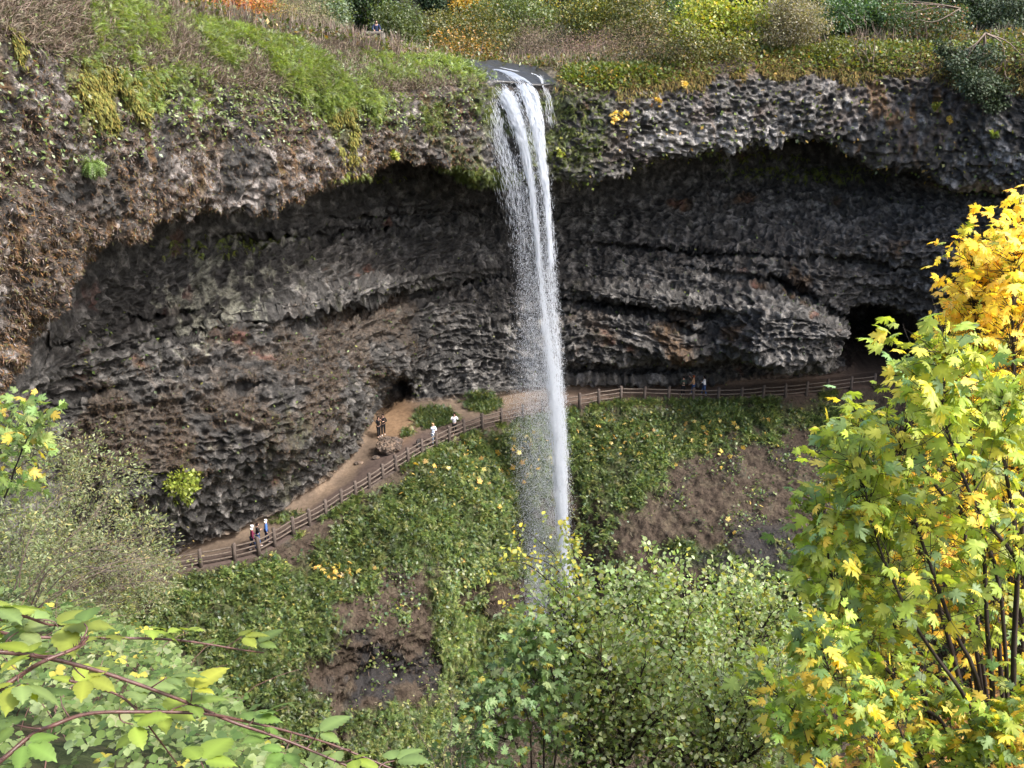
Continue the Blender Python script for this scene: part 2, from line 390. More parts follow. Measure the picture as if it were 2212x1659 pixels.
# inner wall: brown moss on the lower left bulge, ochre seams, lichen
C = mixc(C, C3(.058, .043, .031), isW * sstep(.05, .55, n_mid * .7 + .4 * n_sm + .9 * (blob(560, 850, 330, 170, .5, -.45) + blob(250, 960, 130, 150)) + .7 * blob(1380, 700, 190, 50) + .7 * blob(860, 700, 110, 60) - .62) * .9)
C = mixc(C, moss_or * .55, isW * sstep(.2, .7, n_mid + .8 * blob(1500, 730, 120, 60) + .8 * blob(1700, 610, 60, 40) + .6 * blob(1900, 560, 160, 50) + .5 * blob(1650, 440, 200, 30) - .55) * .8)
C = mixc(C, C3(.24, .24, .19), isW * sstep(.2, .8, n_sm + 1.1 * blob(470, 640, 150, 90, .6, -.5) - .5) * .8)
C = mixc(C, redd, isW * sstep(.3, .8, n_mid + .8 * blob(300, 640, 160, 50) + .7 * blob(600, 560, 70, 60) + .7 * blob(560, 740, 60, 40) - .45) * .7)
C = mixc(C, moss_gr * .5, isW * sstep(.3, .9, n_hv + .5 * blob(700, 960, 200, 150) - .3) * .5)
# ledge of dry grass at right
C = mixc(C, C3(.2, .14, .08), blob(2120, 400, 110, 12, .5) * (isF + isW).clip(0, 1) * .9)
C = mixc(C, moss_br, (TR > 3.4) * (1 - sstep(4.1, 4.5, TR + .15 * n_mid)) * 1.)
# creek bed dark wet rock
creek = blob(1060, 152, 150, 26, .4, .16) * (TR > 2.6) * (TR < 4.4)
# top ground
C = mixc(C, C3(.045, .042, .022), isT)
C = mixc(C, C3(.03, .042, .014), isT * sstep(0, .5, n_mid))
C = mixc(C, C3(.02, .022, .012), (TR < 2.4) * 1.)
C = mixc(C, C3(.12, .1, .08), isT * (1 - sstep(1500, 1700, VX)) * (TR > 2.5) * sstep(-.1, .4, n_sm + .3 * n_mid) * .8)
C = mixc(C, C3(.035, .033, .035), creek)
# trail and dirt
dirtc = mixc(np.broadcast_to(C3(.1, .075, .056), G.shape), C3(.135, .1, .072), sstep(-.3, .6, n_mid))
dirtc = mixc(dirtc, C3(.06, .044, .038), sstep(11.42, 11.62, TR + .1 * n_mid) * (1 - sstep(900, 1100, VX) * .35))
dirtc = mixc(dirtc, C3(.17, .108, .062), blob(850, 905, 50, 50) * .8)
dirtc = mixc(dirtc, C3(.085, .058, .044), sstep(1200, 1300, VX) * .75)
C = mixc(C, dirtc, isP)
C = mixc(C, dirtc, sstep(10.86, 10.95, TR + .02 * n_sm) * (TR < 11.1))
# bank below
bankc = mixc(np.broadcast_to(C3(.045, .034, .026), G.shape), C3(.075, .061, .043), sstep(-.3, .7, n_sm + .3 * n_mid))
bankc = mixc(bankc, C3(.03, .027, .024), sstep(.0, .6, n_mid * .6 + .6 * n_sm))
C = mixc(C, bankc, sstep(11.97, 12.03, TR))
# surface green carpet map, also used for plants
def green_map(VX, VY, TR, n_big, n_mid):
    def b(cx, cy, rx, ry, soft=.5, a=0.):
        ca, sa = math.cos(a), math.sin(a); dx, dy = VX - cx, VY - cy
        d = np.sqrt(((dx * ca + dy * sa) / rx) ** 2 + ((-dx * sa + dy * ca) / ry) ** 2)
        return 1 - sstep(1 - soft, 1 + soft, d)
    g = 1.0 * b(1000, 1060, 230, 110, .4, -.5) + .9 * b(860, 1130, 200, 60, .5, -.45) + .9 * b(1430, 930, 260, 62, .4, .05) + .8 * b(1330, 1030, 110, 80, .5, .6)
    g += .9 * b(520, 1340, 170, 120, .5, .1) + .8 * b(620, 1420, 150, 100, .5) + .7 * b(720, 1250, 130, 50, .5, -.3)
    g += .8 * b(1100, 1180, 120, 60, .5) + .7 * b(1690, 890, 150, 30, .5) + .8 * b(1540, 1200, 120, 40, .5, .3) + .9 * b(1720, 1290, 200, 45, .5)
    g += .9 * b(950, 1330, 28, 110, .5, -.25) + .8 * b(1080, 1390, 70, 60, .5) + .9 * b(860, 1580, 100, 90, .5) + .7 * b(1000, 1480, 60, 60)
    g += .6 * b(900, 1180, 90, 50) + .8 * b(480, 1250, 70, 40) + .7 * b(560, 1560, 130, 90)
    g += .5 * b(830, 1310, 120, 50, .5, .4)
    g += .35 * b(700, 1470, 90, 50)
    g -= .9 * b(1610, 1050, 140, 110, .5, -.3) + .7 * b(830, 1300, 110, 90, .5, .3) + .8 * b(1560, 1180, 60, 40) * 0 + .5 * b(1500, 1110, 130, 60, .4) + 1.1 * b(780, 1460, 140, 60)
    return g
GM = green_map(VXd, VYd, TR, n_big, n_mid)
gsel = isS * sstep(-.15, .95, GM + .5 * n_mid + .25 * n_sm + .25 * n_big)
C = mixc(C, C3(.05, .075, .022), gsel * .85)
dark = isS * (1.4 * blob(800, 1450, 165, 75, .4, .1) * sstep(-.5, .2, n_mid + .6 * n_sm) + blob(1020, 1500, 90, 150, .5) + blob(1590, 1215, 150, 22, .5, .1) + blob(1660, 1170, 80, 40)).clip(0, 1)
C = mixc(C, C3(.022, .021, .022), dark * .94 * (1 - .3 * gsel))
C = mixc(C, C3(.12, .075, .025), isS * blob(1000, 1400, 60, 60) * sstep(-.2, .3, n_sm) * .7)
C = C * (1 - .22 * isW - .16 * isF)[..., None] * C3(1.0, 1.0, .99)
C = np.clip(C, .012, .9)

NR, NC = G.shape[:2]
rowcut = lambda t: int(np.searchsorted(tr, t - 1e-9))
def strip(name, t0, t1, mat):
    a, b = rowcut(t0), rowcut(t1) + 1
    V = G[a:b].reshape(-1, 3); c = C[a:b].reshape(-1, 3); m = b - a
    i = (np.arange(m - 1)[:, None] * NC + np.arange(NC - 1)[None]).ravel()
    F = np.stack([i, i + 1, i + NC + 1, i + NC], -1)
    o = mesh_np(name, V, F, mat, col=c, smooth=True); o['kind'] = 'structure'
    return o
ground = strip('ground', 0, 4, M_BANK)
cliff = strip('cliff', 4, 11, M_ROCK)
trail = strip('path', 11, 12, M_SOIL)
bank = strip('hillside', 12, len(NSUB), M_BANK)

def surf_points(mask, n, t0, t1, rng=RNG):
    """n random points of the terrain, picked with probability mask x area -> pos, normal, row/col index"""
    a, b = rowcut(t0), rowcut(t1)
    e1 = np.linalg.norm(G[a + 1:b + 1, :-1] - G[a:b, :-1], axis=-1) * np.linalg.norm(G[a:b, 1:] - G[a:b, :-1], axis=-1)
    w = (e1 * mask[a:b, :-1]).ravel().astype(np.float64)
    cs = np.cumsum(w); k = np.searchsorted(cs, rng.random(n) * cs[-1]); k = np.clip(k, 0, len(w) - 1)
    r, c = np.divmod(k, NC - 1); r += a
    fu, fv = rng.random((n, 1)), rng.random((n, 1))
    p = G[r, c] * (1 - fu) * (1 - fv) + G[r, c + 1] * fu * (1 - fv) + G[r + 1, c] * (1 - fu) * fv + G[r + 1, c + 1] * fu * fv
    return p, N1[r, c], r, c
def ground_z(x, y, t0=0., t1=4.3):
    """height of the plateau under (x, y)"""
    a, b = rowcut(t0), rowcut(t1)
    sub = G[a:b:4, ::6]; d = (sub[..., 0] - x) ** 2 + (sub[..., 1] - y) ** 2
    k = np.unravel_index(np.argmin(d), d.shape); return float(sub[k][2])
# ------------------------------------------------------------------ leaf shapes (side, along, up)
def A(*r): return np.array(r, np.float32)
T_BLADE = (A((-.5,0,0),(.5,0,0),(-.4,.5,.12),(.4,.5,.12),(0,1,.05)), np.array([(0,1,3),(0,3,2),(2,3,4)]))
T_OVAL = (A((0,0,0),(-.36,.38,.09),(.36,.38,.09),(0,1,-.05),(-.26,.75,.06),(.26,.75,.06),(0,.5,0)), np.array([(0,6,1),(0,2,6),(1,6,4),(6,2,5),(4,6,3),(6,5,3)]))
T_RHOMB = (A((0,0,0),(-.4,.45,.1),(0,1,0),(.4,.45,.1)), np.array([(0,3,2),(0,2,1)]))
def _frond(n=6):
    v, f = [], []
    for i in range(n):
        t = .12 + .8 * i / (n - 1); z = .55 * t - .75 * t * t; w = .26 * math.sin(math.pi * (.25 + .72 * t)) ** 1.0
        for s in (-1, 1):
            b = len(v); v += [(0, t - .05, z), (0, t + .06, z), (s * w, t + .12, z - .05)]; f.append((b, b + 1, b + 2) if s > 0 else (b + 1, b, b + 2))
    return A(*v), np.array(f)
T_FROND = _frond()
def _maple():
    half = [(0,0),(.10,-.06),(.22,-.04),(.47,.02),(.40,.12),(.56,.24),(.36,.27),(.33,.36),(.50,.47),(.62,.66),(.45,.60),(.42,.72),(.27,.58),(.17,.50),(.20,.68),(.27,.78),(.13,.80),(0,1.05)]
    out = half + [(-x, y) for x, y in reversed(half[1:-1])]
    v = [(0, .30, .0)] + [(x, y, 0) for x, y in out]
    V = A(*v); r = np.hypot(V[:, 0], V[:, 1] - .30)
    V[:, 2] = -.38 * r ** 2 + .05 * np.abs(V[:, 0])
    # folds between lobes
    ang = np.arctan2(V[:, 0], V[:, 1] - .30); V[:, 2] += .06 * np.cos(ang * 5) * r
    m = len(out); f = [(0, 1 + (i + 1) % m, 1 + i) for i in range(m)]
    return V, np.array(f)
T_MAPLE = _maple()
def _bram():
    v, f = [(0, 0, 0)], []
    n = 13; L, R_, M = [], [], []
    for i in range(1, n):
        t = i / n; w = .33 * math.sin(math.pi * t ** .8) ** .8; sw = .03 if i % 2 else -.012
        z = -.18 * t * t
        b = len(v); v += [(-(w + sw), t + .0, z + .12 * w - .02 * (i % 2)), (0, t, z), (w + sw, t, z + .12 * w - .02 * (i % 2))]
        L.append(b); M.append(b + 1); R_.append(b + 2)
    tip = len(v); v.append((0, 1.04, -.24))
    f += [(0, M[0], L[0]), (0, R_[0], M[0])]
    for i in range(len(L) - 1):
        f += [(L[i], M[i], M[i + 1]), (L[i], M[i + 1], L[i + 1]), (M[i], R_[i], R_[i + 1]), (M[i], R_[i + 1], M[i + 1])]
    f += [(L[-1], M[-1], tip), (M[-1], R_[-1], tip)]
    return A(*v), np.array(f)
T_BRAM = _bram()
# veins and margins: paler midrib, duller lobe tips
VEIN = {len(T_BRAM[0]): np.array([1.3 if abs(v[0]) < .01 else .88 for v in T_BRAM[0]], np.float32), len(T_MAPLE[0]): np.array([1.22] + [1.15 - .38 * min(1, float(np.hypot(v[0], v[1] - .3))) for v in T_MAPLE[0][1:]], np.float32)}

def pick(cols, n, var=.2, rng=RNG):
    cols = np.array(cols, np.float32); w = cols[:, 3] if cols.shape[1] > 3 else np.ones(len(cols))
    k = rng.choice(len(cols), n, p=w / w.sum()); c = cols[k, :3]
    c = c * (1 + var * rng.uniform(-1, 1, (n, 1))) * (1 + .08 * rng.uniform(-1, 1, (n, 3)))
    return c.astype(np.float32)
def orient(n, d0=None, up=.8, spread=1., rng=RNG):
    """leaf axes: n leaves pointing along d0 (n,3) loosely, faces up"""
    d = rdir(n, rng) * spread + (0 if d0 is None else d0)
    nn = rdir(n, rng) * (1 - up) + np.array([0, 0, up])
    d = unit(d - .0 * nn); s = unit(np.cross(d, nn)); nr = np.cross(s, d)
    return s, d, nr

def cloud(tmpl, blobs, n, size, cols, up=.5, sig=.16, per=9, flat=.6, drop=-.15, wid=1., rng=RNG, tint=.25, shell=.45):
    """leaf sprays through a set of blobs (centre, radius[, squash]) -> (V,F,C), spray centres with blob index"""
    r = np.array([b[1] for b in blobs]); wt = r ** 2; ns = max(3, n // per)
    k = rng.choice(len(blobs), ns, p=wt / wt.sum())
    bc = np.array([b[0] for b in blobs], float)[k]; br = r[k][:, None]; sq = np.array([b[2] if len(b) > 2 else 1. for b in blobs])[k]
    off = rdir(ns, rng) * br * rng.random((ns, 1)) ** shell; off[:, 2] *= sq
    sc = bc + off; ti = 1 + tint * rng.uniform(-1, 1, ns)
    j = rng.integers(0, ns, n)
    g = rng.normal(size=(n, 3)) * br[j] * sig; g[:, 2] *= flat
    p = sc[j] + g
    d0 = unit(g + off[j] * .4) * .8; d0[:, 2] += drop * 2
    s, d, nr = orient(n, d0, up, .7, rng)
    L = size * rng.uniform(.65, 1.25, n); S = np.stack([L * wid, L, L], 1)
    c = pick(cols, n, rng=rng) * ti[j][:, None]
    return inst(tmpl[0], tmpl[1], p, s, d, nr, S, c), sc, k

def limb_lines(base, blobs, sc, k, r0, ntw=60, rng=RNG, lean=None):
    """trunk up through the blobs, limbs to each, twigs to sprays"""
    base = np.array(base, float); cen = np.array([b[0] for b in blobs], float); top = cen[np.argmax(cen[:, 2])]
    mid = cen.mean(0); L = []
    tr_ = smooth_line([base, base * .5 + mid * .5 + rng.normal(size=3) * .04 * np.linalg.norm(mid - base), mid, top], 10)
    L.append((tr_, np.linspace(r0, r0 * .25, 10), 6))
    for q in range(len(blobs)):
        a = tr_[int(rng.integers(2, 8))]; 
        m = (a + cen[q]) / 2 + rng.normal(size=3) * .1 * np.linalg.norm(cen[q] - a); L.append((smooth_line([a, m, cen[q]], 6), np.linspace(r0 * .4, r0 * .15, 6), 4))
    for q in rng.choice(len(sc), min(ntw, len(sc)), replace=False):
        a = cen[k[q]]; m = (a + sc[q]) / 2 + rng.normal(size=3) * .08 * np.linalg.norm(sc[q] - a)
        L.append((smooth_line([a, m, sc[q]], 4), np.linspace(r0 * .16, r0 * .05, 4), 3))
    return L

def plant(name, label, catg, base, blobs, n, size, cols, tmpl=T_RHOMB, group=None, r0=.08, mat=None, bark=None, ntw=50, crown='crown', stem='trunk', **kw):
    root = empty(name, base); tag(root, label, catg, group)
    (V, F, Cc), sc, k = cloud(tmpl, blobs, n, size, cols, **kw)
    mesh_np(crown, V, F, mat or M_LEAF, root, Cc)
    tubes(stem, limb_lines(base, blobs, sc, k, r0, ntw), bark or M_BARK, root)
    return root

def VB(x, y, Y, rpx, sq=.8):
    """blob at a bearing, radius given as seen"""
    p = P(x, y, Y); dep = p[1] * CP - (p[2] - EYE) * SP
    return (p, rpx * dep / FV, sq)

# ------------------------------------------------------------------ ground cover
GREEN = [(.072,.112,.032,3),(.11,.15,.045,3),(.045,.072,.027,2),(.17,.19,.058,1.6),(.06,.11,.056,1.3)]
FERN  = [(.095,.145,.04,3),(.145,.19,.052,2),(.053,.082,.032,2),(.19,.2,.07,1.3)]
BROWN = [(.075,.056,.042,3),(.11,.085,.064,2),(.05,.035,.025,2),(.15,.125,.095,.8)]
def cover(name, label, mask, n, t0, t1, tmpl, size, cols, mat=M_LEAF, hang=0., up=.6, wid=1., lift=.1, per=1, spread=1., var=.25, out=.6, patch=None):
    p, nr, r, c = surf_points(mask, n, t0, t1)
    pc = pick(cols, n, var)
    if patch is not None: pc = pc * (1 + patch[r, c])[:, None]
    if per > 1:
        p = np.repeat(p, per, 0); nr = np.repeat(nr, per, 0); pc = np.repeat(pc, per, 0) * (1 + .12 * RNG.uniform(-1, 1, (n * per, 1)))
    m = len(p); p = p + nr * lift * RNG.random((m, 1))
    d0 = nr * out + np.array([0, 0, -hang])
    d = unit(rdir(m) * spread + d0); nn = unit(rdir(m) * (1 - up) + np.array([0, 0, up]) + nr * .3)
    s = unit(np.cross(d, nn)); n2 = np.cross(s, d)
    L = size * RNG.uniform(.55, 1.35, m); S = np.stack([L * wid, L, L], 1)
    V, F, Cc = inst(tmpl[0], tmpl[1], p, s, d, n2, S, pc)
    return tag(mesh_np(name, V, F, mat, None, Cc), label, None, None, 'stuff')

pat = (.45 * n_mid + .35 * n_big).clip(-.6, .7)
gm = isS * sstep(-.15, .95, GM + .5 * n_mid + .25 * n_sm + .25 * n_big) * (TR < 15.3) * (.12 + .88 * sstep(-.25, .15, n_sm + .4 * n_mid))
cover('ferns', 'sword ferns covering the bank below the trail', gm, 19000, 12.03, 15.5, T_FROND, .46, FERN, per=6, spread=1.5, out=.5, up=.6, lift=.35, patch=pat + .35 * n_sm)
cover('ground_cover', 'low leafy plants between the ferns on the bank', (gm + .2 * isS * sstep(-.3, .5, n_mid + .5 * n_sm)) * (1 - .8 * dark) * (TR < 15.5), 120000, 12.03, 16, T_RHOMB, .23, GREEN + [(.3,.26,.06,.12)], wid=1., lift=.45, patch=pat + .3 * n_sm)
cover('dry_stalks', 'dead brown stalks on the steep bank', isS * (1 - .75 * gm) * (1 - .75 * dark), 60000, 12.02, 16, T_BLADE,   .36, BROWN, mat=M_DRY, wid=.1, out=.35, hang=.5, spread=.7, patch=pat)
yl = isS * (TR < 14.2) * (sstep(.2, .6, n_mid) * .15 + blob(710, 1235, 60, 14) * 3 + blob(960, 1000, 200, 60) * .5 + blob(1400, 950, 250, 50) * .4)
cover('fallen_leaves', 'yellow maple leaves fallen on the bank', yl, 420, 12.05, 14.5, T_MAPLE, .34, [(.62,.42,.1,2),(.6,.5,.16,1),(.45,.3,.1,1)], up=.5, lift=.5)
# edge of trail plants
eg = np.exp(-((TR - 12.06) / .05) ** 2) * sstep(-.4, .2, n_mid) * (VX > 640)
cover('trailside_ferns', 'bright ferns along the lower edge of the trail fence', eg, 1600, 11.98, 12.2, T_FROND, .5, FERN, per=5, out=.7)
nk = (blob(940, 905, 38, 22, .5) + .8 * blob(1040, 872, 34, 18, .5) + .5 * blob(880, 960, 16, 30) + .25 * blob(620, 1120, 40, 14)) * (TR > 10.8) * (TR < 11.6)
cover('nook_plants', 'leafy green clump on the dirt bank beside the trail', nk, 1100, 10.8, 11.6, T_FROND, .38, GREEN, per=5, out=.7)
# left rim and cliff face
rm = (TR > 3.0) * (TR < 5.2) * (1 - sstep(1010, 1060, VX)); 
brightm = (.35 * blob(230, 40, 50, 40) + .3 * blob(330, 190, 90, 50, .6, .4) + blob(570, 100, 150, 40, .5, .35) + blob(700, 170, 130, 55, .5, .45) + blob(470, 90, 60, 40, .5, .4) + .6 * blob(320, 40, 50, 60, .5) + .35 * blob(245, 60, 80, 60, .5, .5) + .3 * blob(230, 130, 60, 40) + .5 * blob(440, 145, 60, 30) + blob(860, 142, 110, 34, .5, .1) + .5 * blob(980, 160, 70, 22))
cover('rim_ferns', 'bright green licorice ferns on the left cliff top', (brightm * sstep(-.1, .5, n_mid + .3 * brightm + .3 * n_sm)) * (TR > 3.2) * (TR < 5.6) * (.15 + .85 * sstep(-.3, .15, n_sm)), 10000, 3.2, 5.6, T_FROND, .40, [(.15,.205,.045,3),(.11,.155,.035,2),(.21,.26,.08,1.4),(.16,.19,.12,.8)], per=4, out=.5, hang=.3, spread=1.3, lift=.3, patch=pat * .6 + .3 * n_sm)
cover('rim_herbs', 'small pale leaves of plants on the left cliff top', (rm * .06 + brightm * .5 + .12 * blob(560, 220, 220, 50)) * (TR > 3.1) * (TR < 5.2), 18000, 3.1, 5.6, T_RHOMB, .2, [(.18,.25,.09,2),(.28,.33,.2,1),(.11,.16,.05,2)], wid=.8, lift=.2)
cover('dry_grass', 'dead grass along the left cliff edge', rm * (TR < 4.3) * (1 - .6 * brightm.clip(0, 1)) * (1 - creek), 52000, 2.6, 4.4, T_BLADE, .5, [(.2,.165,.125,3),(.14,.105,.085,2),(.26,.22,.17,1),(.1,.11,.05,1)], mat=M_DRY, wid=.07, out=.5, hang=-.3, spread=.7)
lfm = isF * (1 - sstep(1000, 1060, VX)) * (VX > -60)
cover('hanging_moss', 'brown matted moss hanging on the left cliff face', lfm * (.3 + sstep(-.5, .3, n_mid)), 60000, 4.2, 6.6, T_BLADE, .19, [(.1,.068,.045,3),(.14,.078,.03,1.2),(.06,.042,.032,3),(.2,.175,.155,1),(.09,.085,.035,.8)], mat=M_DRY, wid=.2, out=.3, hang=.6, spread=.8, patch=pat, lift=.06)
mb = (blob(255, 190, 75, 70, .5, .8) + blob(300, 120, 70, 40, .5, .8) + blob(758, 255, 30, 90, .5) + blob(20, 80, 25, 80) + .6 * blob(195, 80, 20, 80)) * isF
cover('cushion_moss', 'yellow green moss cushions hanging on the left cliff', mb * sstep(-.1, .4, n_hv * .6 + n_mid + .2 * n_sm), 17000, 4.2, 6.6, T_BLADE, .22, [(.16,.16,.04,3),(.2,.165,.04,2),(.1,.105,.028,2)], mat=M_DRY, wid=.28, out=.3, hang=.9, spread=.4, lift=.25)
nfm = (.6 * blob(1020, 210, 45, 50, .5) + .6 * blob(1000, 130, 50, 30) + .5 * blob(900, 250, 60, 40)) * (TR > 3.6) * (TR < 6.8)
cover('brink_ferns', 'green plants hanging beside the brink of the falls', nfm * sstep(-.4, .2, n_sm + n_mid) + .22 * blob(1240, 240, 60, 120, .5) * (TR > 3.6) * (TR < 6.8) + .7 * blob(1010, 380, 110, 20, .5) * (TR > 5) * (TR < 6.8), 3800, 3.6, 6.8, T_FROND, .34, [(.09,.12,.025,3),(.12,.14,.03,2),(.06,.09,.02,2)], per=4, out=.35, hang=.6, spread=1.3, patch=.4 * n_sm)
rr = (TR > 3.1) * (TR < 4.7) * sstep(1190, 1240, VX)
cover('rim_moss', 'golden moss and grass draped over the right cliff edge', rr * (blob(1500, 150, 300, 34, .5) + .3) * sstep(-.4, .3, n_mid + .3 * blob(1500, 150, 300, 34)) * (TR < 4.35 + .25 * n_mid), 34000, 3.0, 4.8, T_BLADE, .42, [(.15,.12,.035,3),(.19,.13,.045,2),(.1,.1,.03,2),(.09,.06,.04,1)], mat=M_DRY, wid=.14, out=.4, hang=.7, spread=.5)
cover('rim_leaves', 'small leafy plants on the right cliff edge', (rr * (.3 + 1.4 * blob(1330, 165, 110, 28, .5) + .5 * blob(1850, 130, 120, 50))) * (1 - creek) * (TR < 4.3) + .02 * isF * sstep(1190, 1300, VX), 12000, 3.0, 6.6, T_RHOMB, .28, [(.1,.14,.03,3),(.14,.15,.03,2),(.07,.1,.03,2),(.3,.2,.05,.5)], wid=.9, lift=.3)
# under-lip ferns on the right and on the ledge
ul = (blob(1750, 370, 160, 18, .5) + .8 * blob(1640, 335, 100, 10) + .6 * blob(2000, 280, 80, 30) + .3 * blob(450, 530, 150, 20) + .4 * blob(800, 380, 120, 8)) * (TR > 5.7) * (TR < 8.6)
cover('overhang_ferns', 'sparse yellow green ferns under the right overhang', ul, 420, 5.7, 8.6, T_FROND, .4, [(.2,.24,.05,2),(.14,.18,.04,1)], per=4, hang=.8, out=.3)
wl = isW * (.6 * sstep(.1, .5, n_mid) * (VX < 1000) * (VY > 700) + .1)
cover('wall_moss', 'dead brown moss on the inner wall behind the trail', isW * ((blob(560, 850, 330, 150, .5, -.45) + blob(250, 960, 120, 140)) * sstep(-.2, .4, n_mid)), 26000, 8, 10.95, T_BLADE, .15, [(.056,.04,.028,3),(.08,.058,.038,2),(.04,.029,.02,2)], mat=M_DRY, wid=.2, out=.3, hang=.6, spread=.8, patch=pat)
cover('wall_plants', 'tiny green plants dotted over the inner wall', wl, 2200, 8, 10.95, T_RHOMB, .2, GREEN, wid=.9, out=.5)

cover('undergrowth', 'mixed undergrowth between the shrubs above the rim', (TR > 1.0) * (TR < 3.15) * (1 - creek) * (VY > -60) * (VY < 150) * sstep(250, 400, VX), 50000, 1.0, 3.2, T_RHOMB, .30, [(.09,.11,.035,3),(.06,.08,.025,3),(.15,.12,.06,2),(.13,.16,.04,2),(.3,.2,.05,.4),(.17,.13,.1,2)], lift=.8, wid=.8, patch=pat)
cover('undergrowth_stems', 'dry stems rising through the undergrowth above the rim', (TR > 1.4) * (TR < 3.25) * (1 - creek) * (VY > -60) * sstep(250, 400, VX) * sstep(-.05, .35, n_mid) * (.25 + .75 * (VX < 860)), 9000, 1.4, 3.3, T_BLADE, 1.1, [(.2,.155,.125,3),(.14,.11,.09,2),(.26,.23,.17,1)], mat=M_DRY, lift=.5, wid=.035, out=.3, hang=-1., spread=.6)
# ------------------------------------------------------------------ plants along the rim, each its own thing
M_CONIF = leaf_mat('needles', rough=.6, spec=.3, tr=.15)
DKG = [(.022,.045,.02,3),(.035,.06,.022,2),(.015,.03,.016,2)]
OLV = [(.10,.11,.035,3),(.14,.14,.05,2),(.07,.08,.025,2),(.28,.2,.06,.4)]
MIDG = [(.07,.12,.03,3),(.10,.15,.04,2),(.045,.08,.025,2)]
PALEG = [(.14,.19,.12,2),(.18,.22,.14,1),(.09,.13,.06,2)]
YELG = [(.22,.27,.04,3),(.3,.32,.06,2),(.15,.2,.03,2),(.4,.34,.07,1)]
DRYB = [(.17,.13,.1,3),(.12,.09,.07,2),(.22,.18,.13,1),(.13,.13,.05,1)]
ORG = [(.42,.14,.05,2),(.5,.26,.06,2),(.3,.1,.04,1),(.2,.16,.05,1)]
YEL = [(.62,.46,.12,3),(.55,.4,.1,2),(.35,.3,.07,1)]
def rim_plant(name, label, catg, x, y, rx, ry, Y, cols, n, size=.22, nb=7, big=1., tmpl=T_RHOMB, group='shrubs and trees along the canyon rim', basey=None, seed=0, r0=.07, mat=None, bark=None, **kw):
    rng = np.random.default_rng(100 + seed)
    bl = []
    for i in range(nb):
        a = rng.uniform(0, 2 * math.pi); q = math.sqrt(rng.random()) * .68
        bl.append(VB(x + rx * q * math.cos(a), y + ry * q * math.sin(a), Y + rng.uniform(-1, 1) * rx * .03, max(rx, ry) * rng.uniform(.34, .56), .8))
    b = P(x, y + ry, Y); gz = ground_z(b[0], b[1]); b[2] = min(gz, b[2] - .2) if basey is None else P(x, basey, Y)[2]
    return plant(name, label, catg, b, bl, n, size, cols, tmpl, group, r0=r0, rng=rng, mat=mat, bark=bark, **kw)
